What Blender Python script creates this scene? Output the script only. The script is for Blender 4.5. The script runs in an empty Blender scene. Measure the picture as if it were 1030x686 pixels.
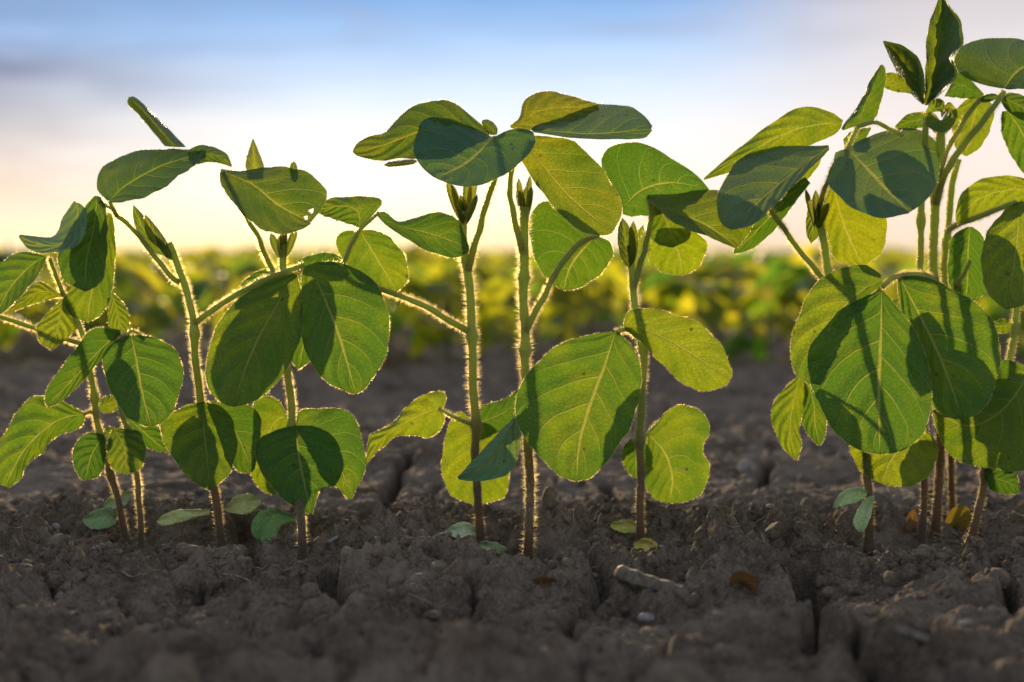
import bpy, math, random
import numpy as np
from mathutils import Vector

random.seed(7)
RNG = np.random.default_rng(11)
scene = bpy.context.scene
COL = scene.collection

# ------------------------------------------------------------------ camera
H = 0.13                      # lens height over the soil, metres
F = 1716.7                    # focal length in photo pixels (60 mm on 36 mm)
PITCH = math.atan(88.0 / F)
CP, SP = math.cos(PITCH), math.sin(PITCH)
Y0 = 0.745                    # distance of the seedling row
PXM = F / Y0                  # pixels per metre at the row


def ray(px, py):
    X = (px - 515.0) / F
    V = -(py - 343.0) / F
    return X, CP + SP * V, -SP + CP * V


def P(px, py, z=0.0):
    """world point seen at photo position px,py, z pixels behind the row"""
    Y = Y0 + z / PXM
    dx, dy, dz = ray(px, py)
    s = Y / dy
    return (dx * s, Y, H + dz * s)


# ------------------------------------------------------------------ helpers
def link(o, parent=None):
    COL.objects.link(o)
    if parent is not None:
        o.parent = parent
    return o


def mesh_obj(name, verts, faces, mats, parent=None, uvs=None, fmat=None, smooth=True, origin=None, cols=None):
    """one mesh object; verts in world coordinates, stored relative to the top-level thing"""
    off = Vector((0, 0, 0))
    p = parent
    while p is not None:
        off += p.location
        p = p.parent
    V = np.asarray(verts, dtype=np.float64) - np.array(off)
    me = bpy.data.meshes.new(name)
    me.from_pydata([tuple(v) for v in V], [], faces)
    for m in mats:
        me.materials.append(m)
    if fmat is not None:
        me.polygons.foreach_set('material_index', np.asarray(fmat, dtype=np.int32))
    me.polygons.foreach_set('use_smooth', np.full(len(me.polygons), smooth))
    if uvs is not None:
        uvl = me.uv_layers.new(name='UVMap')
        idx = np.zeros(len(me.loops), dtype=np.int32)
        me.loops.foreach_get('vertex_index', idx)
        uvl.data.foreach_set('uv', np.asarray(uvs, dtype=np.float32)[idx].ravel())
    if cols is not None:
        at = me.color_attributes.new('tone', 'FLOAT_COLOR', 'POINT')
        at.data.foreach_set('color', np.asarray(cols, dtype=np.float32).ravel())
    me.update()
    return link(bpy.data.objects.new(name, me), parent)


def thing(name, label, cat, loc, group=None):
    o = bpy.data.objects.new(name, None)
    o.empty_display_size = 0.01
    o.location = loc
    link(o)
    tag(o, label, cat, group)
    return o


def tag(o, label=None, cat=None, group=None, kind=None):
    if label:
        o['label'] = label
    if cat:
        o['category'] = cat
    if group:
        o['group'] = group
    if kind:
        o['kind'] = kind
    return o


def spline(pts, n):
    """Catmull-Rom through pts (any dimension), n samples even in arc length"""
    p = np.asarray(pts, dtype=float)
    if len(p) == 2:
        t = np.linspace(0, 1, n)[:, None]
        return p[0] * (1 - t) + p[1] * t
    q = np.vstack([2 * p[0] - p[1], p, 2 * p[-1] - p[-2]])
    out = []
    for i in range(1, len(q) - 2):
        t = np.linspace(0, 1, 24, endpoint=False)[:, None]
        a, b, c, d = q[i - 1], q[i], q[i + 1], q[i + 2]
        out.append(0.5 * (2 * b + (c - a) * t + (2 * a - 5 * b + 4 * c - d) * t ** 2 + (3 * b - a - 3 * c + d) * t ** 3))
    out.append(p[-1:])
    s = np.vstack(out)
    dl = np.r_[0, np.cumsum(np.linalg.norm(np.diff(s[:, :2], axis=0), axis=1))]
    dl = dl + np.arange(len(dl)) * 1e-9
    tt = np.linspace(0, dl[-1], n)
    return np.stack([np.interp(tt, dl, s[:, k]) for k in range(s.shape[1])], 1)


# ------------------------------------------------------------------ noise (numpy)
def _hash(ix, iy, seed):
    h = (ix.astype(np.int64) * 374761393 + iy.astype(np.int64) * 668265263 + seed * 982451653) & 0xFFFFFFFF
    h = ((h ^ (h >> 13)) * 1274126177) & 0xFFFFFFFF
    h = ((h ^ (h >> 16)) * 2246822519) & 0xFFFFFFFF
    return (h ^ (h >> 15)) & 0xFFFFFFFF


def perlin(x, y, seed=0):
    ix = np.floor(x); iy = np.floor(y)
    fx = x - ix; fy = y - iy
    ix = ix.astype(np.int64); iy = iy.astype(np.int64)
    u = fx * fx * fx * (fx * (fx * 6 - 15) + 10)
    v = fy * fy * fy * (fy * (fy * 6 - 15) + 10)

    def g(dx, dy):
        a = _hash(ix + dx, iy + dy, seed) * (2 * math.pi / 4294967296.0)
        return np.cos(a) * (fx - dx) + np.sin(a) * (fy - dy)
    n0 = g(0, 0) * (1 - u) + g(1, 0) * u
    n1 = g(0, 1) * (1 - u) + g(1, 1) * u
    return (n0 * (1 - v) + n1 * v) * 1.5


def cells(x, y, seed=0):
    """Worley noise: F1, F2 and a random value per cell"""
    ix = np.floor(x).astype(np.int64); iy = np.floor(y).astype(np.int64)
    f1 = np.full(x.shape, 9.0); f2 = np.full(x.shape, 9.0); r = np.zeros(x.shape)
    for dx in (-1, 0, 1):
        for dy in (-1, 0, 1):
            cx, cy = ix + dx, iy + dy
            h1 = _hash(cx, cy, seed) / 4294967296.0
            h2 = _hash(cx, cy, seed + 77) / 4294967296.0
            d = np.hypot(cx + h1 - x, cy + h2 - y)
            nearer = d < f1
            f2 = np.where(nearer, f1, np.minimum(f2, d))
            r = np.where(nearer, _hash(cx, cy, seed + 5) / 4294967296.0, r)
            f1 = np.where(nearer, d, f1)
    return f1, f2, r


# ------------------------------------------------------------------ materials
def new_mat(name):
    m = bpy.data.materials.new(name)
    m.use_nodes = True
    nt = m.node_tree
    nt.nodes.clear()
    return m, nt


class NT:
    def __init__(self, nt):
        self.nt = nt

    def n(self, t, **kw):
        nd = self.nt.nodes.new(t)
        for k, v in kw.items():
            setattr(nd, k, v)
        return nd

    def val(self, sock, v):
        if hasattr(v, 'is_output'):
            self.nt.links.new(v, sock)
        else:
            sock.default_value = v

    def math(self, op, a, b=0.0, c=0.0, clamp=False):
        nd = self.n('ShaderNodeMath', operation=op, use_clamp=clamp)
        self.val(nd.inputs[0], a); self.val(nd.inputs[1], b); self.val(nd.inputs[2], c)
        return nd.outputs[0]

    def mix(self, f, a, b, mode='MIX'):
        nd = self.n('ShaderNodeMix', data_type='RGBA', blend_type=mode)
        self.val(nd.inputs[0], f); self.val(nd.inputs[6], a); self.val(nd.inputs[7], b)
        return nd.outputs[2]

    def ramp(self, f, stops, interp='LINEAR'):
        nd = self.n('ShaderNodeValToRGB')
        cr = nd.color_ramp
        cr.interpolation = interp
        while len(cr.elements) < len(stops):
            cr.elements.new(0.5)
        for e, (p, c) in zip(cr.elements, stops):
            e.position = p
            e.color = c if len(c) == 4 else (*c, 1)
        self.val(nd.inputs[0], f)
        return nd.outputs[0]

    def smooth(self, v, lo, hi):
        nd = self.n('ShaderNodeMapRange', interpolation_type='SMOOTHSTEP')
        self.val(nd.inputs[0], v); self.val(nd.inputs[1], lo); self.val(nd.inputs[2], hi)
        return nd.outputs[0]

    def noise(self, scale, vec=None, detail=4, rough=0.55):
        nd = self.n('ShaderNodeTexNoise')
        nd.inputs['Scale'].default_value = scale
        nd.inputs['Detail'].default_value = detail
        nd.inputs['Roughness'].default_value = rough
        if vec is not None:
            self.nt.links.new(vec, nd.inputs['Vector'])
        return nd

    def out(self, s):
        o = self.n('ShaderNodeOutputMaterial')
        self.nt.links.new(s, o.inputs['Surface'])


def leaf_material(name, base=(0.030, 0.110, 0.026), base2=(0.055, 0.140, 0.026), trans=(0.44, 0.50, 0.008),
                  trans2=(0.115, 0.255, 0.012), mixf=0.52, sheen=0.12, veins=1.0, rough=0.5):
    m, nt = new_mat(name)
    k = NT(nt)
    uv = k.n('ShaderNodeUVMap').outputs[0]
    sep = k.n('ShaderNodeSeparateXYZ'); nt.links.new(uv, sep.inputs[0])
    U, V = sep.outputs[0], sep.outputs[1]
    obj = k.n('ShaderNodeTexCoord').outputs['Object']
    info = k.n('ShaderNodeObjectInfo')
    rnd = info.outputs['Random']
    av = k.math('ABSOLUTE', k.math('SUBTRACT', k.math('MULTIPLY', V, 2.0), 1.0))
    # pinnate side veins + midrib
    wob = k.math('MULTIPLY_ADD', k.noise(38, obj, 2).outputs[0], 0.9, -0.45)
    ph = k.math('SUBTRACT', k.math('MULTIPLY', U, 5.6), k.math('MULTIPLY', k.math('POWER', av, 1.2), 1.75))
    ph = k.math('ADD', ph, k.math('MULTIPLY', wob, k.math('MULTIPLY_ADD', av, 0.5, 0.25)))
    side = k.math('MULTIPLY', k.math('SIGN', k.math('SUBTRACT', V, 0.5)), 0.22)
    fr = k.math('FRACT', k.math('ADD', k.math('ADD', ph, side), 20.0))
    dv = k.math('ABSOLUTE', k.math('SUBTRACT', fr, 0.5))
    wdt = k.math('MULTIPLY_ADD', av, -0.045, 0.08)
    lat = k.math('SUBTRACT', 1.0, k.smooth(dv, 0.0, wdt))
    mid = k.math('SUBTRACT', 1.0, k.smooth(av, 0.012, 0.05))
    vein = k.math('MULTIPLY', k.math('MAXIMUM', k.math('MULTIPLY', lat, k.math('MULTIPLY_ADD', av, -0.35, 0.8)), mid), veins)
    n1 = k.noise(55, obj, 5).outputs[0]
    n2 = k.noise(420, obj, 3).outputs[0]
    vo = k.n('ShaderNodeTexVoronoi', feature='DISTANCE_TO_EDGE')
    vo.inputs['Scale'].default_value = 480
    nt.links.new(obj, vo.inputs['Vector'])
    ret = k.math('SUBTRACT', 1.0, k.smooth(vo.outputs['Distance'], 0.0, 0.12))
    mott = k.math('ADD', k.math('MULTIPLY', n1, 0.75), k.math('MULTIPLY', rnd, 0.45))
    mott = k.smooth(mott, 0.42, 0.92)
    cb = k.mix(mott, (*base, 1), (*base2, 1))
    ct = k.mix(mott, (*trans2, 1), (*trans, 1))
    # blotches of old damage
    bl = k.smooth(k.noise(130, obj, 4, 0.7).outputs[0], 0.66, 0.74)
    ct = k.mix(k.math('MULTIPLY', bl, 0.45), ct, (0.14, 0.16, 0.012, 1))
    sp_ = k.n('ShaderNodeTexVoronoi', feature='F1')
    sp_.inputs['Scale'].default_value = 130
    nt.links.new(obj, sp_.inputs['Vector'])
    dot = k.math('MULTIPLY', k.math('SUBTRACT', 1.0, k.smooth(sp_.outputs['Distance'], 0.06, 0.16)), k.smooth(n1, 0.50, 0.60))
    ct = k.mix(k.math('MULTIPLY', dot, 0.8), ct, (0.05, 0.04, 0.01, 1))
    cb = k.mix(k.math('MULTIPLY', dot, 0.6), cb, (0.04, 0.03, 0.015, 1))
    cb = k.mix(k.math('MULTIPLY', vein, 0.6), cb, (0.16, 0.24, 0.08, 1))
    ct = k.mix(k.math('MULTIPLY', vein, 0.75), ct, (0.60, 0.58, 0.10, 1))
    inter = k.math('MULTIPLY', k.smooth(dv, 0.18, 0.5), k.math('SUBTRACT', 1.0, mid))
    ct = k.mix(k.math('MULTIPLY', inter, 0.30 * veins), ct, (0.15, 0.23, 0.012, 1))
    ct = k.mix(k.math('MULTIPLY', ret, 0.13), ct, (0.13, 0.20, 0.012, 1))
    ct = k.mix(k.math('MULTIPLY', k.smooth(n2, 0.35, 0.75), 0.15), ct, (0.15, 0.24, 0.012, 1))
    tint = info.outputs['Color']
    cb = k.mix(1.0, cb, tint, 'MULTIPLY')
    ct = k.mix(1.0, ct, tint, 'MULTIPLY')
    hgt = k.math('ADD', k.math('MULTIPLY', vein, -1.0), k.math('MULTIPLY', n2, 0.35))
    hgt = k.math('ADD', hgt, k.math('MULTIPLY', k.smooth(dv, 0.0, 0.5), 0.65 * veins))
    hgt = k.math('ADD', hgt, k.math('MULTIPLY', ret, -0.25))
    bp = k.n('ShaderNodeBump')
    bp.inputs['Strength'].default_value = 0.8
    bp.inputs['Distance'].default_value = 0.0011
    nt.links.new(hgt, bp.inputs['Height'])
    pr = k.n('ShaderNodeBsdfPrincipled')
    nt.links.new(cb, pr.inputs['Base Color'])
    pr.inputs['Roughness'].default_value = rough
    pr.inputs['Specular IOR Level'].default_value = 0.28
    pr.inputs['Sheen Weight'].default_value = sheen * 0.5
    pr.inputs['Sheen Roughness'].default_value = 0.45
    nt.links.new(bp.outputs[0], pr.inputs['Normal'])
    tr = k.n('ShaderNodeBsdfTranslucent')
    nt.links.new(ct, tr.inputs['Color'])
    nt.links.new(bp.outputs[0], tr.inputs['Normal'])
    mx = k.n('ShaderNodeMixShader')
    mx.inputs[0].default_value = mixf
    nt.links.new(pr.outputs[0], mx.inputs[1]); nt.links.new(tr.outputs[0], mx.inputs[2])
    k.out(mx.outputs[0])
    return m


def hair_material():
    m, nt = new_mat('plant_hair')
    k = NT(nt)
    d = k.n('ShaderNodeBsdfDiffuse'); d.inputs[0].default_value = (0.50, 0.46, 0.28, 1)
    t = k.n('ShaderNodeBsdfTranslucent'); t.inputs[0].default_value = (0.88, 0.72, 0.34, 1)
    mx = k.n('ShaderNodeMixShader'); mx.inputs[0].default_value = 0.75
    nt.links.new(d.outputs[0], mx.inputs[1]); nt.links.new(t.outputs[0], mx.inputs[2])
    r = k.n('ShaderNodeBsdfRefraction')           # down scatters low sun strongly forwards
    r.inputs['Color'].default_value = (0.97, 0.80, 0.42, 1)
    r.inputs['Roughness'].default_value = 0.75
    r.inputs['IOR'].default_value = 1.4
    m2 = k.n('ShaderNodeMixShader'); m2.inputs[0].default_value = 0.21
    nt.links.new(mx.outputs[0], m2.inputs[1]); nt.links.new(r.outputs[0], m2.inputs[2])
    k.out(m2.outputs[0])
    return m


def stem_material():
    m, nt = new_mat('green_stem')
    k = NT(nt)
    uv = k.n('ShaderNodeUVMap').outputs[0]
    sep = k.n('ShaderNodeSeparateXYZ'); nt.links.new(uv, sep.inputs[0])
    obj = k.n('ShaderNodeTexCoord').outputs['Object']
    n = k.noise(220, obj, 4).outputs[0]
    f = k.math('ADD', sep.outputs[1], k.math('MULTIPLY_ADD', n, 0.16, -0.08))
    c = k.ramp(f, [(0.0, (0.085, 0.05, 0.032)), (0.26, (0.11, 0.075, 0.035)), (0.42, (0.19, 0.21, 0.045)), (1.0, (0.22, 0.29, 0.06))])
    c = k.mix(k.math('MULTIPLY', k.smooth(n, 0.55, 0.75), 0.35), c, (0.05, 0.035, 0.02, 1))
    bp = k.n('ShaderNodeBump'); bp.inputs['Strength'].default_value = 0.5; bp.inputs['Distance'].default_value = 0.0005
    nt.links.new(k.noise(900, obj, 3).outputs[0], bp.inputs['Height'])
    pr = k.n('ShaderNodeBsdfPrincipled')
    nt.links.new(c, pr.inputs['Base Color'])
    pr.inputs['Roughness'].default_value = 0.55
    pr.inputs['Sheen Weight'].default_value = 0.4
    pr.inputs['Subsurface Weight'].default_value = 0.0
    nt.links.new(bp.outputs[0], pr.inputs['Normal'])
    t = k.n('ShaderNodeBsdfTranslucent'); nt.links.new(k.mix(1.0, c, (3.0, 3.0, 1.6, 1), 'MULTIPLY'), t.inputs[0])
    mx = k.n('ShaderNodeMixShader'); mx.inputs[0].default_value = 0.4
    nt.links.new(pr.outputs[0], mx.inputs[1]); nt.links.new(t.outputs[0], mx.inputs[2])
    k.out(mx.outputs[0])
    return m


def soil_material(name='dry_soil', a=(0.112, 0.079, 0.055), b=(0.305, 0.230, 0.170)):
    m, nt = new_mat(name)
    k = NT(nt)
    obj = k.n('ShaderNodeTexCoord').outputs['Object']
    n1 = k.noise(14, obj, 6, 0.6).outputs[0]
    n2 = k.noise(140, obj, 6, 0.7).outputs[0]
    n3 = k.noise(900, obj, 4, 0.7).outputs[0]
    f = k.math('ADD', k.math('MULTIPLY', n1, 0.38), k.math('MULTIPLY', n2, 0.34))
    f = k.math('ADD', f, k.math('MULTIPLY', n3, 0.28))
    c = k.mix(k.smooth(f, 0.40, 0.60), (*a, 1), (*b, 1))
    c = k.mix(k.math('MULTIPLY', k.smooth(n3, 0.58, 0.72), 0.5), c, (0.40, 0.33, 0.27, 1))
    c = k.mix(k.math('MULTIPLY', k.smooth(k.noise(60, obj, 5, 0.75).outputs[0], 0.60, 0.7), 0.6), c, (0.16, 0.09, 0.05, 1))
    c = k.mix(k.math('MULTIPLY', k.smooth(k.noise(2200, obj, 3, 0.7).outputs[0], 0.52, 0.68), 0.35), c, (0.04, 0.03, 0.024, 1))
    n4 = k.noise(420, obj, 5, 0.75).outputs[0]
    hgt = k.math('ADD', k.math('MULTIPLY', n4, 0.7), k.math('MULTIPLY', n2, 0.8))
    bp = k.n('ShaderNodeBump'); bp.inputs['Strength'].default_value = 1.0; bp.inputs['Distance'].default_value = 0.0035
    nt.links.new(hgt, bp.inputs['Height'])
    pr = k.n('ShaderNodeBsdfPrincipled')
    nt.links.new(c, pr.inputs['Base Color'])
    pr.inputs['Roughness'].default_value = 0.9
    pr.inputs['Specular IOR Level'].default_value = 0.2
    nt.links.new(bp.outputs[0], pr.inputs['Normal'])
    k.out(pr.outputs[0])
    return m


def plain_material(name, c1, c2, scale=200, rough=0.8, trans=None, tf=0.4, bump=0.6):
    m, nt = new_mat(name)
    k = NT(nt)
    obj = k.n('ShaderNodeTexCoord').outputs['Object']
    n = k.noise(scale, obj, 6, 0.65).outputs[0]
    c = k.mix(k.smooth(n, 0.36, 0.64), (*c1, 1), (*c2, 1))
    bp = k.n('ShaderNodeBump'); bp.inputs['Strength'].default_value = bump; bp.inputs['Distance'].default_value = 0.001
    nt.links.new(n, bp.inputs['Height'])
    pr = k.n('ShaderNodeBsdfPrincipled')
    nt.links.new(c, pr.inputs['Base Color'])
    pr.inputs['Roughness'].default_value = rough
    nt.links.new(bp.outputs[0], pr.inputs['Normal'])
    s = pr.outputs[0]
    if trans:
        t = k.n('ShaderNodeBsdfTranslucent'); t.inputs[0].default_value = (*trans, 1)
        mx = k.n('ShaderNodeMixShader'); mx.inputs[0].default_value = tf
        nt.links.new(s, mx.inputs[1]); nt.links.new(t.outputs[0], mx.inputs[2])
        s = mx.outputs[0]
    k.out(s)
    return m


def field_leaf_material():
    """leaves of the crop behind: tone per leaf from the mesh attribute"""
    m, nt = new_mat('field_leaf')
    k = NT(nt)
    at = k.n('ShaderNodeAttribute', attribute_name='tone')
    sep = k.n('ShaderNodeSeparateColor'); nt.links.new(at.outputs[0], sep.inputs[0])
    t1 = sep.outputs[0]
    cb = k.ramp(t1, [(0.0, (0.035, 0.085, 0.03)), (0.7, (0.06, 0.12, 0.03)), (0.93, (0.10, 0.14, 0.03)), (1.0, (0.14, 0.15, 0.04))])
    ct = k.ramp(t1, [(0.0, (0.20, 0.42, 0.02)), (0.45, (0.55, 0.62, 0.02)), (0.75, (0.78, 0.74, 0.02)), (1.0, (0.86, 0.76, 0.03))])
    pr = k.n('ShaderNodeBsdfPrincipled')
    nt.links.new(cb, pr.inputs['Base Color']); pr.inputs['Roughness'].default_value = 0.5
    pr.inputs['Sheen Weight'].default_value = 0.2
    t = k.n('ShaderNodeBsdfTranslucent'); nt.links.new(ct, t.inputs[0])
    mx = k.n('ShaderNodeMixShader'); mx.inputs[0].default_value = 0.62
    nt.links.new(pr.outputs[0], mx.inputs[1]); nt.links.new(t.outputs[0], mx.inputs[2])
    k.out(mx.outputs[0])
    return m


M_LEAF = leaf_material('soybean_leaf')
M_SKYTINT = leaf_material('sky_tinted_leaf', base=(0.034, 0.125, 0.078), base2=(0.060, 0.160, 0.098), trans=(0.26, 0.34, 0.02),
                       trans2=(0.13, 0.26, 0.02), mixf=0.42, sheen=0.3)  # bluish sky reflection of shaded leaves painted into the leaf colour
M_COTY = leaf_material('cotyledon_flesh', base=(0.36, 0.47, 0.25), base2=(0.60, 0.64, 0.42), trans=(0.30, 0.34, 0.08),
                       trans2=(0.22, 0.28, 0.07), mixf=0.25, veins=0.0, sheen=0.3, rough=0.6)
M_YOUNG = leaf_material('young_leaf', base=(0.06, 0.13, 0.035), base2=(0.09, 0.16, 0.04), trans=(0.46, 0.50, 0.04),
                        trans2=(0.28, 0.38, 0.03), mixf=0.62, veins=0.4)
M_YELL = leaf_material('withered_leaf', base=(0.20, 0.15, 0.03), base2=(0.14, 0.09, 0.03), trans=(0.42, 0.28, 0.03),
                       trans2=(0.30, 0.16, 0.02), mixf=0.4)
M_BROWN = leaf_material('dead_leaf', base=(0.20, 0.095, 0.045), base2=(0.13, 0.06, 0.03), trans=(0.32, 0.11, 0.04),
                        trans2=(0.22, 0.075, 0.025), mixf=0.35, rough=0.7)
M_HAIR = hair_material()
M_STEM = stem_material()
M_SOIL = soil_material()
M_FIELD = field_leaf_material()
M_PEBBLE = plain_material('pale_stone', (0.17, 0.15, 0.135), (0.31, 0.28, 0.25), 350, 0.8)
M_CLODP = plain_material('pale_clod', (0.17, 0.15, 0.135), (0.36, 0.34, 0.31), 160, 0.85, bump=1.0)
M_TWIG = plain_material('weathered_wood', (0.085, 0.066, 0.045), (0.19, 0.155, 0.115), 260, 0.8, bump=1.0)
M_STRAW = plain_material('dry_straw', (0.20, 0.145, 0.09), (0.36, 0.28, 0.18), 300, 0.7)


# ------------------------------------------------------------------ leaf builder
def hair_tris(verts, faces, fm, root, direction, length, width, mi, side):
    """one fine hair as a sliver triangle"""
    s = len(verts)
    verts.append(root - side * width * 0.5)
    verts.append(root + side * width * 0.5)
    verts.append(root + direction * length)
    faces.append((s, s + 1, s + 2))
    fm.append(mi)


def build_leaf(name, parent, A, M, B, z=(0, 0), e=(6, 6), mat=None, tint=(1, 1, 1), nu=30, nv=11, hair=1.0,
               holes=(), relief=1.0, wave=2.5, seed=None, cup=1.6, zm=0.0, label=None):
    """A and B are the two margins, M the midrib, each from base to tip in photo pixels; z = depth of
    base and tip, e = depth of both margins relative to the midrib, zm = extra depth at the middle."""
    mat = mat or (M_YOUNG if name == 'young_leaflet' else M_LEAF)
    rs = random.Random(seed if seed is not None else int(A[0][0] * 31 + A[-1][1] * 17 + len(A)))
    if M is None:
        a_, b_ = spline(A, 7), spline(B, 7)
        M = [tuple((p + q) / 2) for p, q in zip(a_, b_)]
    a, m, b = spline(A, nu), spline(M, nu), spline(B, nu)
    W_ = np.linalg.norm(a - b, axis=1).max()
    for ed_ in (a, b):
        off_ = ed_ - m
        ln_ = np.linalg.norm(off_, axis=1)[:, None] + 1e-6
        jig = np.array([0.55 * math.sin(i * 0.9 + rs.uniform(-.5, .5)) + rs.uniform(-.45, .45) for i in range(nu)])[:, None]
        ed_ += off_ / ln_ * jig * np.minimum(1, ln_ / 12) * min(1.0, W_ / 50)
    ph1, ph2, fr = rs.uniform(0, 6.28), rs.uniform(0, 6.28), rs.uniform(5.5, 9)
    cols = 2 * nv + 1
    pts = np.zeros((nu, cols, 3))
    uv = np.zeros((nu, cols, 2))
    L = np.linalg.norm(np.diff(m, axis=0), axis=1).sum()
    for i in range(nu):
        u = i / (nu - 1)
        env = math.sin(math.pi * min(1, max(0, u))) ** 0.7
        zc = z[0] + (z[1] - z[0]) * u + zm * math.sin(math.pi * u)
        for j in range(cols):
            v = (j - nv) / nv
            q = (a[i] if v < 0 else b[i])
            w = abs(v)
            p = m[i] * (1 - w) + q * w
            ed = (e[0] if v < 0 else e[1]) * env * w ** cup
            ed += wave * env * w ** 3 * (math.sin(fr * u * 3.1 + (ph1 if v < 0 else ph2)) + 0.5 * math.sin(fr * u * 7.3 + ph2))
            s = u * 5.6 - 1.75 * w ** 1.2 + (0.22 if v > 0 else -0.22)
            rel = relief * env * min(1, w * 4) * (1 - 0.5 * w) * math.cos(2 * math.pi * s) * L * 0.014
            rel += relief * math.exp(-(v / 0.06) ** 2) * L * 0.012
            pts[i, j] = P(p[0], p[1], zc + ed + rel)
            uv[i, j] = (u, 0.5 + 0.5 * v)
    verts = [Vector(p) for p in pts.reshape(-1, 3)]
    uvs = [tuple(x) for x in uv.reshape(-1, 2)]
    faces, fm = [], []
    hole_px = [(hx, hy, hr) for hx, hy, hr in holes]
    for i in range(nu - 1):
        for j in range(cols - 1):
            if hole_px:
                u = i / (nu - 1)
                v = (j + 0.5 - nv) / nv
                q = a[i] if v < 0 else b[i]
                c = m[i] * (1 - abs(v)) + q * abs(v)
                if any((c[0] - hx) ** 2 + (c[1] - hy) ** 2 < hr * hr * rs.uniform(0.6, 1.3) for hx, hy, hr in hole_px):
                    continue
            s = i * cols + j
            faces.append((s, s + 1, s + cols + 1, s + cols))
            fm.append(0)
    if hair > 0:
        for jj, sgn in ((0, -1), (cols - 1, 1)):
            for i in range(nu - 1):
                p0, p1 = Vector(pts[i, jj]), Vector(pts[i + 1, jj])
                inn = Vector(pts[i, jj + (1 if jj == 0 else -1)])
                out = (p0 - inn)
                if out.length < 1e-7:
                    continue
                out.normalize()
                seg = (p1 - p0)
                nh = max(1, int(seg.length * PXM * 5.0 * hair * (0.25 + 1.1 * rs.random() ** 1.5)))
                sd = seg.normalized() if seg.length > 1e-7 else Vector((1, 0, 0))
                for _ in range(nh):
                    r = p0 + seg * rs.random()
                    d = (out * rs.uniform(0.5, 1.0) + sd * rs.uniform(-.3, .8) + Vector((rs.gauss(0, .3), rs.gauss(0, .7), rs.gauss(0, .3)))).normalized()
                    hair_tris(verts, faces, fm, r - out * 0.0001, d, rs.uniform(0.0004, 0.0006 + 0.0011 * rs.random()), 0.00010, 1, sd)
        while len(uvs) < len(verts):
            uvs.append((0.5, 0.5))
    o = mesh_obj(name, verts, faces, [mat, M_HAIR], parent, uvs, fm)
    o.color = (*tint, 1)
    if label:
        o['label'] = label
    return o


def ov(Bp, T, wa, wb, pa=0.6, pb=0.6, bend=0.0, n=9):
    """margins and midrib of a plain ovate leaf from base to tip"""
    Bp, T = np.array(Bp, float), np.array(T, float)
    d = T - Bp
    nrm = np.array([-d[1], d[0]]) / np.linalg.norm(d)
    A, M, Bd = [], [], []
    mx = max((t ** pa) * ((1 - t) ** pb) for t in np.linspace(0.01, .99, 60))
    for i in range(n):
        t = i / (n - 1)
        c = Bp + d * t + nrm * bend * 4 * t * (1 - t)
        w = (t ** pa) * ((1 - t) ** pb) / mx if 0 < t < 1 else 0.0
        A.append(tuple(c + nrm * wa * w)); Bd.append(tuple(c - nrm * wb * w)); M.append(tuple(c))
    return A, M, Bd


def frames(c):
    t = np.gradient(c, axis=0)
    t /= np.linalg.norm(t, axis=1)[:, None]
    ref = np.array([0.0, 1.0, 0.0])
    n = np.cross(t, ref)
    n /= np.linalg.norm(n, axis=1)[:, None]
    return t, n, np.cross(t, n)


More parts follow.
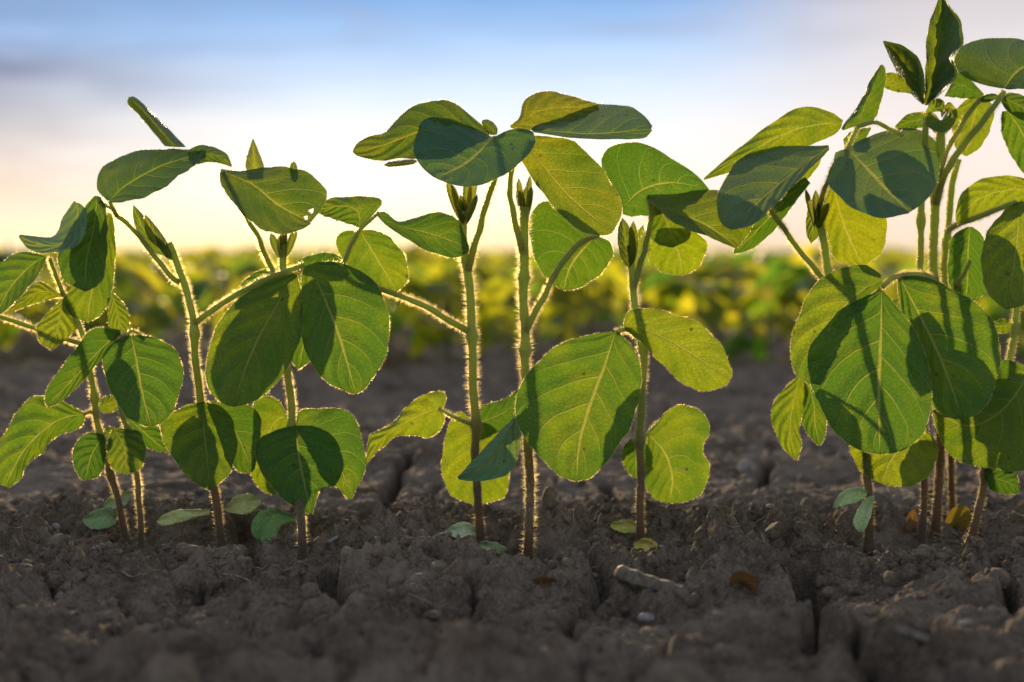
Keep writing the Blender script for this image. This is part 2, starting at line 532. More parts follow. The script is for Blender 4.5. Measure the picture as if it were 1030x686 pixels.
def build_tube(name, parent, pts, r0, r1, mat=None, hair=1.0, v0=0.0, v1=1.0, nodes=(), seed=1, hl=1.0, sides=12, flare=0.0):
    """round tapering stalk through photo points (x, y, z) with its down of fine hairs; radii in photo pixels"""
    rs = random.Random(seed * 77 + int(pts[0][0]))
    n = max(10, int(sum(math.dist(p[:2], q[:2]) for p, q in zip(pts, pts[1:])) / 5))
    r0, r1 = r0 * 0.74, r1 * 0.74
    s = spline([p if len(p) == 3 else (*p, 0) for p in pts], n)
    wb = np.linspace(0, 1, n)
    s[:, 0] += (0.9 * np.sin(wb * 17 + seed) + 0.7 * np.sin(wb * 31 + 2 * seed)) * np.sin(np.pi * wb) * min(1.0, n / 40)
    c = np.array([P(*q) for q in s])
    t, nn, bb = frames(c)
    verts, faces, fm, uvs = [], [], [], []
    rad = []
    for i in range(n):
        u = i / (n - 1)
        r = (r0 + (r1 - r0) * u) * (1 + 0.05 * math.sin(i * 1.7) + 0.04 * rs.uniform(-1, 1))
        for nu_, amp in nodes:
            r += 1.0 * amp * math.exp(-((u - nu_) / 0.016) ** 2)
        if flare:
            r += flare * math.exp(-u / 0.03)
        r /= PXM
        rad.append(r)
        for kx in range(sides):
            a = 2 * math.pi * kx / sides
            rr = r * (1 + 0.06 * math.sin(3 * a + i * 0.4))
            verts.append(Vector(c[i] + rr * (math.cos(a) * nn[i] + math.sin(a) * bb[i])))
            uvs.append((kx / sides, v0 + (v1 - v0) * u))
    for i in range(n - 1):
        for kx in range(sides):
            faces.append((i * sides + kx, i * sides + (kx + 1) % sides, (i + 1) * sides + (kx + 1) % sides, (i + 1) * sides + kx))
            fm.append(0)
    faces.append(tuple(range(sides - 1, -1, -1))); fm.append(0)
    faces.append(tuple(range((n - 1) * sides, n * sides))); fm.append(0)
    if hair > 0:
        for i in range(n - 1):
            seg = np.linalg.norm(c[i + 1] - c[i])
            dens = 30 * hair
            hv = v0 + (v1 - v0) * i / (n - 1)
            for _ in range(int(seg * PXM * dens * (0.3 + 0.7 * min(1, max(0, (hv - .12) / .3))) * rs.uniform(.5, 1.4))):
                f = rs.random()
                a = rs.uniform(0, 2 * math.pi)
                o = math.cos(a) * nn[i] + math.sin(a) * bb[i]
                root = Vector(c[i] * (1 - f) + c[i + 1] * f + o * rad[i] * 0.96)
                d = (Vector(o) + Vector(t[i]) * rs.uniform(-.15, .55) + Vector((rs.gauss(0, .18), rs.gauss(0, .18), rs.gauss(0, .18)))).normalized()
                hair_tris(verts, faces, fm, root, d, rs.uniform(0.0007, 0.0016 + 0.0011 * rs.random()) * hl, 0.00009, 1, Vector(np.cross(t[i], o)) if rs.random() < .5 else Vector(t[i]))
        while len(uvs) < len(verts):
            uvs.append((0.0, v0))
    return mesh_obj(name, verts, faces, [mat or M_STEM, M_HAIR], parent, uvs, fm)


# ------------------------------------------------------------------ soil relief
PLANT_BASES = {}     # filled below: name -> (px, py)
BASES = [(128, 548), (143, 552), (223, 551), (305, 562), (484, 548), (531, 562), (645, 552), (874, 551),
         (928, 545), (940, 541), (958, 529), (974, 548)]


def base_xy(px, py):
    dx, dy, dz = ray(px, py)
    s = -H / dz
    return dx * s, dy * s


BXY = np.array([base_xy(*b) for b in BASES])
CRACKS = [  # photo polylines on the ground, width and depth in metres
    ([(414, 466), (398, 488), (385, 505), (383, 520), (372, 545)], 0.005, 0.02),
    ([(385, 505), (350, 500), (335, 492)], 0.003, 0.007),
    ([(614, 490), (604, 508), (590, 522), (572, 530)], 0.005, 0.02),
    ([(700, 498), (730, 503), (760, 497), (775, 470)], 0.005, 0.018),
    ([(808, 572), (818, 596), (829, 618), (824, 638), (810, 655)], 0.0062, 0.034),
    ([(330, 570), (338, 590), (350, 612)], 0.006, 0.026),
    ([(350, 612), (322, 628), (292, 636), (278, 650)], 0.004, 0.010),
    ([(122, 598), (135, 618), (150, 628)], 0.004, 0.011),
    ([(245, 540), (262, 566), (258, 585)], 0.006, 0.014),
    ([(82, 575), (70, 560), (60, 545)], 0.003, 0.006),
    ([(1000, 572), (1012, 590), (1018, 612)], 0.006, 0.014),
    ([(582, 560), (600, 585), (578, 618), (590, 640)], 0.004, 0.010),
    ([(430, 688), (455, 668), (500, 664), (520, 650)], 0.008, 0.016),
    ([(640, 690), (650, 672), (720, 668)], 0.006, 0.012),
    ([(20, 505), (70, 498), (110, 505)], 0.004, 0.009),
]
CRACK_XY = [(np.array([base_xy(*p) for p in spline(c, 26)]), w, d) for c, w, d in CRACKS]


def soil_raw(x, y):
    wx = x + 0.018 * perlin(x * 14, y * 14, 3) + 0.006 * perlin(x * 60, y * 60, 4)
    wy = y + 0.018 * perlin(x * 14 + 9, y * 14, 5) + 0.006 * perlin(x * 60 + 5, y * 60, 6)
    near = np.clip(1 - np.abs(y - 0.74) / 0.16, 0, 1)                    # crumbly band along the row
    near = near * near * (3 - 2 * near)
    front = np.clip((0.63 - y) / 0.09, 0, 1)
    far = np.clip((y - 0.85) / 0.3, 0, 1)
    fade = 1.0 / (1.0 + np.maximum(0, y - 3.0) * 0.3)
    h = 0.0075 * perlin(x * 4.2, y * 4.2, 21) + 0.004 * perlin(wx * 12, wy * 12, 22)
    # lumps: rounded tops with creases between them
    b1 = 1 - np.abs(perlin(wx * 17, wy * 17, 31)) * 2.2
    b2 = 1 - np.abs(perlin(wx * 42, wy * 42, 32)) * 2.2
    b3 = np.abs(perlin(wx * 95, wy * 95, 33))
    b4 = np.abs(perlin(x * 210, y * 210, 34))
    h += (0.0045 * near + 0.004 * front + 0.002) * (0.6 - b1) * fade
    # blocks of dried soil in the foreground, rounded on top with narrow gaps between
    blk = np.clip((0.725 - y) / 0.05, 0, 1)
    f1, f2, r = cells(wx * 15, wy * 15, 45)
    e = (f2 - f1) / 15
    h += blk * (0.010 * (r - 0.55) * front - 0.017 * np.exp(-(e / 0.0030) ** 1.5) * (0.35 + 0.65 * r) - 0.004 * np.exp(-e / 0.010))
    f1, f2, r = cells(wx * 40, wy * 40, 46)
    e = (f2 - f1) / 40
    h += blk * (0.0045 * (r - 0.5) - 0.0045 * np.exp(-(e / 0.0014) ** 1.5) * r)
    h += (0.0045 * near + 0.0045 * front + 0.0012 + 0.0022 * far) * (0.6 - b2) * fade
    h += (0.0075 * near + 0.0028 * front + 0.0012 + 0.003 * far) * b3 * fade
    h += (0.0052 * near + 0.0020 * front + 0.0006) * b4 * fade
    h += (0.0016 * near + 0.0005) * fade * perlin(x * 430, y * 430, 35)
    h += 0.0028 * near * np.clip(perlin(wx * 150, wy * 150, 36), 0, 1)
    # clods lying in the crumbly band
    f1, f2, r = cells(wx * 33, wy * 33, 41)
    dome = np.sqrt(np.clip(1 - (f1 / 0.52) ** 2, 0, 1))
    h += dome * np.where(r > 0.62, 0.012 * (r - 0.5), 0) * (near * 0.9 + front * 0.8 + 0.5 * far) * fade
    f1, f2, r = cells(wx * 85, wy * 85, 43)
    dome = np.sqrt(np.clip(1 - (f1 / 0.5) ** 2, 0, 1))
    h += dome * np.where(r > 0.5, 0.0052 * (r - 0.3), 0) * (near + front * 0.5 + 0.12 * far) * fade
    # shrinkage cracks of the dried crust
    f1, f2, r = cells(wx * 6.5, wy * 6.5, 51)
    e = (f2 - f1) / 6.5
    ck = np.exp(-(e / 0.0032) ** 2)
    h -= 0.019 * ck * (0.25 + 0.75 * far) * (1 - 0.7 * near) * fade
    h += 0.005 * (r - 0.5) * far * fade
    f1, f2, r = cells(wx * 17, wy * 17, 52)
    h -= 0.0035 * np.exp(-((f2 - f1) / 17 / 0.0018) ** 2) * (0.5 * far + 0.25) * fade
    for c, w, d in CRACK_XY:
        x0, y0 = c.min(0) - 0.05
        x1, y1 = c.max(0) + 0.05
        sel = (x > x0) & (x < x1) & (y > y0) & (y < y1)
        if not np.any(sel):
            continue
        xs, ys = wx[sel] * 0.35 + x[sel] * 0.65, wy[sel] * 0.35 + y[sel] * 0.65
        dm = np.full(xs.shape, 9.0)
        for (ax, ay), (bx, by) in zip(c[:-1], c[1:]):
            vx, vy = bx - ax, by - ay
            tt = np.clip(((xs - ax) * vx + (ys - ay) * vy) / (vx * vx + vy * vy + 1e-12), 0, 1)
            dm = np.minimum(dm, np.hypot(xs - ax - tt * vx, ys - ay - tt * vy))
        ww = w * (0.7 + 0.5 * perlin(x[sel] * 60, y[sel] * 60, 61))
        hh = h[sel]
        hh -= d * np.exp(-(dm / np.maximum(ww, 0.0008)) ** 4 * 0.7)
        hh += 0.0012 * np.exp(-((dm - 1.6 * w) / w) ** 2)
        h[sel] = hh
    return h


_fix = None


def soil_h(x, y):
    global _fix
    x = np.atleast_1d(np.asarray(x, float)); y = np.atleast_1d(np.asarray(y, float))
    h = soil_raw(x, y)
    if _fix is None:
        _fix = -soil_raw(BXY[:, 0].copy(), BXY[:, 1].copy()) + 0.0015
    wsum = np.zeros(x.shape); acc = np.zeros(x.shape)
    for (bx, by), f in zip(BXY, _fix):
        w = np.exp(-((x - bx) ** 2 + (y - by) ** 2) / 0.012 ** 2)
        acc += w * f; wsum += w
    g = np.zeros(x.shape)
    for bx, by in BXY:
        g = np.maximum(g, np.exp(-(((x - bx) / 0.024) ** 2 + ((y - by + 0.011) / 0.027) ** 2)))
    m = acc / np.maximum(1.0, wsum)
    return (h + m) * (1 - 0.72 * g) - 0.0052 * np.clip(g * 1.6 - 0.35, 0, 1) + 0.0045 * np.minimum(1, wsum) ** 6


def ground_pt(px, py):
    """where the view ray through a photo pixel meets the soil"""
    dx, dy, dz = ray(px, py)
    best = None
    ss = np.linspace(0.5 * -H / dz, 1.5 * -H / dz, 700)
    zz = H + dz * ss
    hh = soil_h(dx * ss, dy * ss)
    k = int(np.argmax(zz < hh))
    s = ss[k]
    return Vector((dx * s, dy * s, float(hh[k])))


def build_soil():
    ys = [0.12]
    while ys[-1] < 600:
        y = ys[-1]
        if y < 0.46:
            st = 0.006
        elif y < 0.98:
            st = 0.00095
        elif y < 4:
            st = 0.00095 + (y - 0.98) * 0.006
        else:
            st = 0.019 + (y - 4) * 0.06
        ys.append(y + st)
    ys = np.array(ys)
    nx = 861
    t = np.linspace(-1, 1, nx)
    prof = 0.26 * t + 0.74 * np.sign(t) * np.abs(t) ** 3.2
    W = 0.9 + 0.9 * ys
    X = W[:, None] * prof[None, :]
    Y = np.repeat(ys[:, None], nx, 1)
    Hh = soil_h(X.ravel(), Y.ravel())
    Hh[Y.ravel() > 30] *= 0.3
    V = np.stack([X.ravel(), Y.ravel(), Hh], 1)
    ny = len(ys)
    me = bpy.data.meshes.new('soil')
    me.vertices.add(len(V)); me.vertices.foreach_set('co', V.astype(np.float32).ravel())
    i = np.arange((ny - 1) * (nx - 1))
    r, c = i // (nx - 1), i % (nx - 1)
    s = r * nx + c
    q = np.stack([s, s + 1, s + nx + 1, s + nx], 1).astype(np.int32)
    me.loops.add(q.size); me.loops.foreach_set('vertex_index', q.ravel())
    me.polygons.add(len(q)); me.polygons.foreach_set('loop_start', np.arange(0, q.size, 4, dtype=np.int32))
    me.polygons.foreach_set('use_smooth', np.ones(len(q), dtype=bool))
    me.update(calc_edges=True)
    me.materials.append(M_SOIL)
    o = link(bpy.data.objects.new('soil', me))
    tag(o, 'dark dry cracked field soil with lumps and crumbs', 'soil', kind='structure')


def ico(sub=1):
    import bmesh
    bm = bmesh.new()
    bmesh.ops.create_icosphere(bm, subdivisions=sub, radius=1)
    v = np.array([x.co[:] for x in bm.verts]); f = [tuple(q.index for q in p.verts) for p in bm.faces]
    bm.free()
    return v, f


def build_crumbs():
    v0, f0 = ico(1)
    v0b, f0b = ico(2)
    n = 26000
    # crumbs gather along the row and in the hollows of the foreground
    yy = np.concatenate([RNG.normal(0.72, 0.055, int(n * .62)), RNG.uniform(0.50, 1.5, n - int(n * .62))])
    xx = RNG.uniform(-1, 1, n) * (0.10 + 0.42 * yy)
    cl = perlin(xx * 25, yy * 25, 91)
    keep = (cl > -0.15) & (yy > 0.47)
    xx, yy = xx[keep], yy[keep]
    hz = soil_h(xx, yy)
    verts, faces = [], []
    for x, y, h in zip(xx, yy, hz):
        r = 0.00035 + 0.0008 * RNG.exponential(0.55)
        r = min(r, 0.0042)
        base, fs = (v0b, f0b) if r > 0.002 else (v0, f0)
        sc = r * RNG.uniform(0.65, 1.25, 3)
        jit = 1 + RNG.normal(0, 0.16, (len(base), 1))
        a = RNG.uniform(0, 6.28)
        q = base * jit * sc
        ca, sa = math.cos(a), math.sin(a)
        q = np.stack([q[:, 0] * ca - q[:, 1] * sa, q[:, 0] * sa + q[:, 1] * ca, q[:, 2]], 1)
        s = len(verts)
        verts.extend(q + np.array([x, y, h + r * 0.35]))
        faces.extend(tuple(k + s for k in f) for f in fs)
    # a few hundred larger angular clods, half sunk
    m = 520
    yy = np.concatenate([RNG.normal(0.71, 0.05, 330), RNG.uniform(0.50, 1.3, m - 330)])
    xx = RNG.uniform(-1, 1, m) * (0.10 + 0.40 * yy)
    far_ = np.min(np.hypot(xx[:, None] - BXY[None, :, 0], yy[:, None] - BXY[None, :, 1]), axis=1)
    for x, y, h, fd in zip(xx, yy, soil_h(xx, yy), far_):
        if fd < 0.016:
            continue
        r = RNG.uniform(0.0018, 0.0052)
        q = v0b + 0.0
        for _ in range(7):                      # break flat faces off the lump
            d = RNG.normal(size=3); d /= np.linalg.norm(d)
            cut = RNG.uniform(0.55, 0.9)
            over = np.clip(q @ d - cut, 0, None)
            q = q - over[:, None] * d
        q = q * (1 + RNG.normal(0, 0.035, (len(q), 1))) * r * RNG.uniform(0.75, 1.25, 3)
        s = len(verts)
        verts.extend(q + np.array([x, y, h + r * 0.15]))
        faces.extend(tuple(k + s for k in f) for f in f0b)
    o = mesh_obj('soil_crumbs', verts, faces, [M_SOIL], smooth=False)
    tag(o, 'small loose crumbs of dark soil scattered along the row', 'soil crumbs', kind='stuff')


def build_debris():
    rs = random.Random(21)
    verts, faces = [], []
    n = 260
    ys = [rs.gauss(.70, .06) if rs.random() < .7 else rs.uniform(.5, 1.2) for _ in range(n)]
    xs = [rs.uniform(-1, 1) * (.08 + .36 * y) for y in ys]
    for x, y in zip(xs, ys):
        a = rs.uniform(0, 6.28)
        L = rs.uniform(.003, .013)
        r = rs.uniform(.00010, .00030)
        ux = np.array([x + math.cos(a) * L * (u - .5) + rs.uniform(-.0006, .0006) for u in (0, .33, .66, 1)])
        uy = np.array([y + math.sin(a) * L * (u - .5) + rs.uniform(-.0006, .0006) for u in (0, .33, .66, 1)])
        hz = soil_h(ux, uy)
        hz = .5 * hz + .5 * hz.max() + .0004 + np.array([0, 1, 1, 0]) * rs.uniform(0, .0012)
        s = len(verts)
        for i in range(4):
            for k_ in range(4):
                an = k_ * math.pi / 2
                verts.append((ux[i] - math.sin(a) * r * math.cos(an), uy[i] + math.cos(a) * r * math.cos(an), hz[i] + r * math.sin(an)))
        for i in range(3):
            for k_ in range(4):
                faces.append((s + i * 4 + k_, s + i * 4 + (k_ + 1) % 4, s + (i + 1) * 4 + (k_ + 1) % 4, s + (i + 1) * 4 + k_))
    o = mesh_obj('debris', verts, faces, [M_STRAW])
    tag(o, 'fine dry root fibres and straw bits strewn over the soil', 'debris', kind='stuff')


build_soil()
build_crumbs()
build_debris()


# ------------------------------------------------------------------ seedlings
GROUP = 'soybean seedlings in the front row'


def plant(px, py, label):
    x, y = base_xy(px, py)
    return thing('soybean_plant', label, 'plant', (x, y, float(soil_h(x, y)[0]) - 0.0005), GROUP)


def zbase(px, py):
    return (base_xy(px, py)[1] - Y0) * PXM


def lf(par, A, M, B, z, e=(6, 6), name='leaflet', **k):
    return build_leaf(name, par, A, M, B, z, e, **k)


def lo(par, B, T, wa, wb, z, e=(6, 6), name='leaflet', pa=.6, pb=.6, bend=0, **k):
    A, M, Bd = ov(B, T, wa, wb, pa, pb, bend)
    return build_leaf(name, par, A, M, Bd, z, e, **k)


def coty(par, A, B, z, e=(-9, -9), tint=(1, 1, 1), th=4.2):
    """a fleshy seed leaf: closed, thick in the middle, with a wrinkled skin"""
    nu, nv = 16, 6
    cols = 2 * nv + 1
    rs = random.Random(int(A[0][0] * 13 + A[-1][1]))
    a, b = spline(A, nu), spline(B, nu)
    verts, faces, uvs = [], [], []
    for layer in (-1, 1):
        for i in range(nu):
            u = i / (nu - 1)
            env = math.sqrt(max(0, math.sin(math.pi * u)))
            zc = z[0] + (z[1] - z[0]) * u
            for j in range(cols):
                v = (j - nv) / nv
                q = a[i] * (0.5 - 0.5 * v) + b[i] * (0.5 + 0.5 * v)
                w = abs(v)
                bulge = th * env * math.sqrt(max(0, 1 - w * w)) * (1 + .12 * math.sin(5 * u + 4 * v + 2 * layer))
                verts.append(Vector(P(q[0] + rs.uniform(-.35, .35), q[1] - 1.2 * (1 - w) * (layer < 0) + rs.uniform(-.45, .45), zc + (e[0] if v < 0 else e[1]) * env * w ** 1.3 + layer * bulge + rs.uniform(-.7, .7) + 1.1 * math.sin(9 * u + 3 * v) * env)))
                uvs.append((u, .5 + .5 * v))
    n = nu * cols
    for i in range(nu - 1):
        for j in range(cols - 1):
            s0 = i * cols + j
            faces.append((s0, s0 + 1, s0 + cols + 1, s0 + cols))
            s1 = n + s0
            faces.append((s1 + cols, s1 + cols + 1, s1 + 1, s1))
    for i in range(nu - 1):
        for j in (0, cols - 1):
            s0 = i * cols + j
            faces.append((s0, s0 + cols, n + s0 + cols, n + s0))
    o = mesh_obj('cotyledon', verts, faces, [M_COTY], par, uvs)
    o.color = (*tint, 1)
    return o


def stipules(par, x, y, z, w, h, n=6, seed=0):
    """pointed young stipules and folded leaflets around a growing tip"""
    rs = random.Random(seed)
    verts = None
    for i in range(n):
        f = (i + .5) / n * 2 - 1 + rs.uniform(-.25, .25)
        tx = x + f * w * rs.uniform(.8, 1.25)
        lo(par, (x + f * 3, y + 4), (tx, y - h * rs.uniform(.6, 1.2)), rs.uniform(2.6, 4.6), rs.uniform(2.6, 4.6), (z + rs.uniform(-8, 8), z + rs.uniform(-18, 18)), (8, 8),
           name='young_leaflet', pa=.75, pb=.5, nu=12, nv=3, hair=1.3, tint=(1.0, 0.9, 0.9), wave=.5)


PALE = (1.5, 1.35, 1.9)
DK = (0.88, 0.92, 0.95)

# ---- leftmost seedling
p = plant(128, 548, 'leftmost young soybean plant, thin stem leaning left with small crowded leaves')
zb = zbase(128, 548)
build_tube('stem', p, [(128, 552, zb), (120, 507, zb), (110, 470, 38), (99, 430, 36), (94, 390, 34), (86, 350, 32), (76, 318, 30), (63, 294, 30)], 5.0, 3.4, seed=1, nodes=((.58, 2), (.28, 1.5)), flare=3)
t_ = build_tube('petiole', p, [(83, 346, 32), (60, 339, 32), (37, 331, 28), (10, 322, 22), (-14, 314, 18)], 3.2, 3.0, seed=2, v0=.6, v1=1)
lo(t_, (-14, 314), (-72, 352), 26, 24, (18, 0))
lo(t_, (-14, 314), (-60, 285), 22, 20, (18, 10))
t_ = build_tube('petiole', p, [(64, 297, 30), (57, 279, 26), (50, 260, 14)], 3.2, 2.4, seed=3, v0=.6, v1=1)
lf(t_, [(45, 257), (23, 253), (0, 265), (-14, 285), (-12, 305), (-5, 318)], [(46, 258), (30, 268), (10, 290), (-4, 318)], [(46, 259), (40, 274), (21, 297), (6, 312), (-4, 319)], (12, -8), (14, -16))
lf(t_, [(75, 202), (64, 217), (55, 237), (39, 238), (21, 236), (19, 238)], [(77, 204), (78, 220), (68, 242), (46, 247), (19, 238)], [(79, 204), (87, 212), (86, 231), (78, 246), (54, 254), (31, 252), (19, 239)], (-10, -25), (25, -14), mat=M_SKYTINT, tint=(1.35, 1.3, 1.4), wave=4)
lf(p, [(62, 296), (39, 283), (25, 295), (8, 313)], None, [(63, 298), (39, 304), (19, 311), (7, 316)], (30, 12), (10, 4), name='leaf')
lf(p, [(63, 300), (47, 316), (37, 330), (41, 345), (52, 352)], [(64, 301), (60, 320), (53, 350)], [(66, 301), (78, 324), (74, 334), (62, 345), (53, 352)], (28, 5), (4, 12), name='leaf')
lf(p, [(86, 416), (60, 402), (43, 398), (25, 405), (8, 430), (-8, 462), (0, 488)], [(86, 417), (65, 420), (45, 432), (25, 452), (12, 475), (5, 489)],
   [(86, 419), (80, 430), (55, 440), (42, 456), (28, 466), (20, 482), (8, 491)], (34, 8), (10, 6), name='leaf', wave=4, tint=(.95, 1, .9), nu=44, nv=18, holes=((36, 436, 1.6), (22, 448, 1.2), (52, 420, 1.0)))
build_tube('petiole', p, [(97, 420, 36), (92, 414, 35), (84, 417, 34)], 2.6, 2.2, seed=4, v0=.6, v1=.9)
lf(p, [(104, 437), (90, 435), (77, 445), (73, 462), (80, 480), (86, 483)], [(104, 438), (92, 458), (86, 483)], [(106, 440), (106, 462), (100, 478), (88, 483)], (32, 12), (5, 0), name='leaf', tint=DK)
lo(p, (98, 410), (121, 402), 9, 8, (60, 66), name='leaf')
lo(p, (104, 440), (116, 431), 6, 6, (44, 48), name='leaf', tint=(1.2, 1.1, .8))
coty(p, [(116, 522), (113, 511), (97, 512), (86, 519), (83, 523)], [(117, 525), (110, 530), (94, 532), (85, 527), (83, 523)], (34, 10), tint=(.8, .95, .85))
coty(p, [(104, 508), (110, 500), (124, 494), (134, 494)], [(106, 510), (115, 512), (126, 508), (134, 495)], (48, 56))

lo(p, (98, 205), (84, 275), 14, 12, (46, 60), name='leaf')  # extra leaf added out of sight to shade the hanging leaflet in front

# ---- second from left, in front of its neighbour
p = plant(143, 552, 'small soybean plant second from left, two rounded leaves on one short stem')
zb = zbase(143, 552)
build_tube('stem', p, [(143, 557, zb), (140, 510, zb), (138, 478, 16), (131, 445, 16), (123, 416, 15), (119, 380, 13), (121, 350, 10), (127, 336, 8)], 4.2, 3.0, seed=5, nodes=((.55, 1.5),), flare=3)
lf(p, [(121, 332), (100, 329), (88, 335), (75, 352), (58, 375), (47, 392), (45, 403), (48, 409)], [(121, 334), (102, 351), (75, 380), (48, 408)], [(121, 336), (110, 350), (98, 366), (80, 387), (60, 405), (49, 409)], (6, -28), (-6, 14), name='leaf')
lf(p, [(129, 337), (114, 344), (104, 358), (106, 378), (115, 400), (127, 418), (141, 427), (151, 429)], [(132, 338), (137, 362), (143, 395), (152, 429)], [(138, 337), (160, 341), (177, 353), (184, 372), (181, 392), (174, 412), (164, 425), (152, 429)], (2, -40), (2, 8), name='leaf')
lf(p, [(113, 432), (109, 442), (108, 458), (114, 472), (125, 477)], [(115, 432), (126, 453), (126, 477)], [(118, 431), (138, 433), (146, 447), (145, 464), (137, 474), (127, 477)], (12, -12), (0, 4), name='leaf', tint=DK)
lo(p, (128, 420), (168, 455), 12, 15, (40, 55), name='leaf', pb=.9)
lf(p, [(110, 296), (109, 312), (110, 328), (118, 336), (126, 335)], None, [(114, 295), (124, 305), (130, 319), (129, 333), (126, 335)], (45, 40), name='leaf')
build_tube('petiole', p, [(125, 342, 9), (119, 335, 8), (118, 333, 8)], 2.4, 2.0, seed=6, v0=.7, v1=1)
build_tube('petiole', p, [(126, 340, 9), (132, 333, 8), (140, 336, 6), (145, 341, 3)], 2.4, 1.8, seed=7, v0=.7, v1=1)

lo(p, (124, 345), (136, 412), 20, 16, (58, 70), name='leaf')  # added behind the right-hand leaf to shade its middle

# ---- arching plant
p = plant(223, 551, 'soybean plant with long arching stalk and a thin rolled leaf pointing up-left')
zb = zbase(223, 551)
build_tube('stem', p, [(224, 556, zb), (217, 500, zb), (209, 450, 18), (202, 400, 20), (197, 360, 22), (194, 327, 22), (188, 292, 22), (179, 268, 20), (170, 244, 18)], 5.6, 4.6, seed=8, nodes=((.33, 2), (.70, 2.5)), hl=1.1, flare=3)
t_ = build_tube('petiole', p, [(181, 284, 21), (173, 279, 20), (155, 257, 16), (140, 238, 12), (126, 223, 8), (118, 218, 6)], 3.8, 2.8, seed=9, v0=.6, v1=1)
lf(t_, [(95, 197), (82, 213), (64, 243), (58, 262), (66, 283), (85, 293)], [(98, 197), (94, 230), (87, 262), (86, 293)], [(101, 198), (107, 212), (108, 240), (106, 270), (100, 286), (87, 293)], (8, -12), (8, -8), tint=DK)
lf(t_, [(108, 214), (95, 250), (75, 285), (63, 302), (67, 315), (87, 324)], [(110, 214), (104, 255), (92, 295), (88, 324)], [(113, 215), (116, 240), (115, 268), (111, 299), (101, 317), (88, 324)], (18, 22), (8, 6))
lf(t_, [(108, 202), (98, 190), (98, 178), (103, 169), (116, 160), (136, 152), (165, 150), (186, 150), (207, 151)], [(110, 202), (128, 186), (165, 166), (207, 154)], [(112, 204), (132, 202), (151, 196), (168, 187), (180, 177), (195, 167), (207, 158)], (-4, 10), (62, -46), cup=1.2)
build_tube('petiole', t_, [(118, 218, 6), (114, 210, 2), (110, 203, -4)], 2.6, 2.0, seed=51, v0=.7, v1=1, hair=.6)
lf(t_, [(188, 152), (200, 146), (215, 148), (228, 155), (233, 166)], None, [(190, 160), (197, 165), (209, 163), (220, 164), (233, 168)], (10, 18), (20, -8))
lf(t_, [(166, 147), (150, 128), (137, 113), (128, 104), (130, 97)], [(176, 148), (160, 129), (145, 112), (131, 98)], [(187, 148), (170, 130), (152, 112), (138, 99), (132, 97)], (26, 60), (55, 50), tint=(.85, .85, .85), wave=1.5)
build_tube('petiole', p, [(118, 218, 6), (112, 209, 7), (103, 205, 8), (98, 198, 8)], 2.8, 2.0, seed=10, v0=.7, v1=1)
lo(p, (172, 258), (134, 206), 9, 8, (16, 10), (16, 16), name='young_leaflet', pb=.8, bend=-6)
lo(p, (169, 250), (146, 216), 6, 7, (8, 4), (14, 14), name='young_leaflet', pb=.8, bend=-3, tint=(.9, .9, .9))
lo(p, (173, 262), (156, 236), 4, 4, (6, 4), (10, 10), name='young_leaflet', pb=.9)
t_ = build_tube('petiole', p, [(195, 326, 22), (215, 311, 18), (240, 295, 10), (268, 281, 4), (293, 271, 2), (306, 266, 2)], 4.2, 3.2, seed=11, v0=.6, v1=1)
lf(t_, [(294, 275), (271, 282), (244, 298), (223, 320), (211, 349), (207, 372), (211, 393), (222, 405), (234, 409)], [(297, 276), (280, 304), (262, 336), (247, 370), (235, 409)],
   [(299, 277), (304, 304), (303, 337), (295, 358), (285, 377), (271, 392), (256, 404), (237, 409)], (2, -35), (12, 6))
lf(t_, [(306, 268), (303, 285), (303, 335), (314, 367), (331, 385), (350, 395), (358, 396)], [(312, 266), (326, 300), (341, 338), (358, 396)],
   [(320, 263), (342, 264), (362, 272), (381, 289), (391, 320), (390, 350), (381, 371), (368, 390), (359, 396)], (4, -30), (8, 8))
lf(t_, [(300, 262), (312, 257), (330, 254), (345, 259)], None, [(302, 270), (320, 272), (338, 272), (348, 264)], (40, 70), (4, 4))
lf(t_, [(296, 267), (268, 270), (248, 280), (236, 296)], None, [(298, 272), (270, 290), (250, 300), (236, 300)], (40, 60), (4, 4))
lf(p, [(203, 404), (180, 411), (162, 425), (166, 446), (178, 466), (195, 485), (211, 493)], [(204, 404), (206, 440), (212, 492)], [(206, 404), (226, 411), (236, 430), (238, 455), (229, 478), (213, 493)], (10, -18), (4, 6), name='leaf', tint=DK)
lf(p, [(208, 404), (232, 404), (252, 408), (262, 420), (261, 450), (256, 472)], [(209, 405), (235, 432), (254, 474)], [(209, 408), (220, 432), (228, 456), (238, 472), (248, 476), (255, 474)], (18, 4), (0, 10), name='leaf', tint=(.92, .92, .95))
coty(p, [(211, 512), (195, 512), (176, 513), (163, 519), (158, 524)], [(211, 517), (196, 521), (178, 526), (164, 529), (158, 526)], (18, -2), (-5, -5), tint=(1.3, 1.2, .9))
coty(p, [(226, 511), (236, 500), (250, 496), (261, 502)], [(228, 515), (240, 517), (252, 516), (262, 506)], (22, 30), tint=(.9, .9, .6))

lo(p, (283, 286), (226, 384), 34, 30, (66, 92), name='leaf')  # hidden leaf added to cast shade on the left big leaflet
lo(p, (196, 405), (196, 474), 22, 24, (58, 66), name='leaf')  # unseen leaf added behind the low left leaf to shade it
lo(p, (322, 264), (300, 372), 26, 20, (70, 92), name='leaf')  # added leaf, shades the left half of the right big leaflet

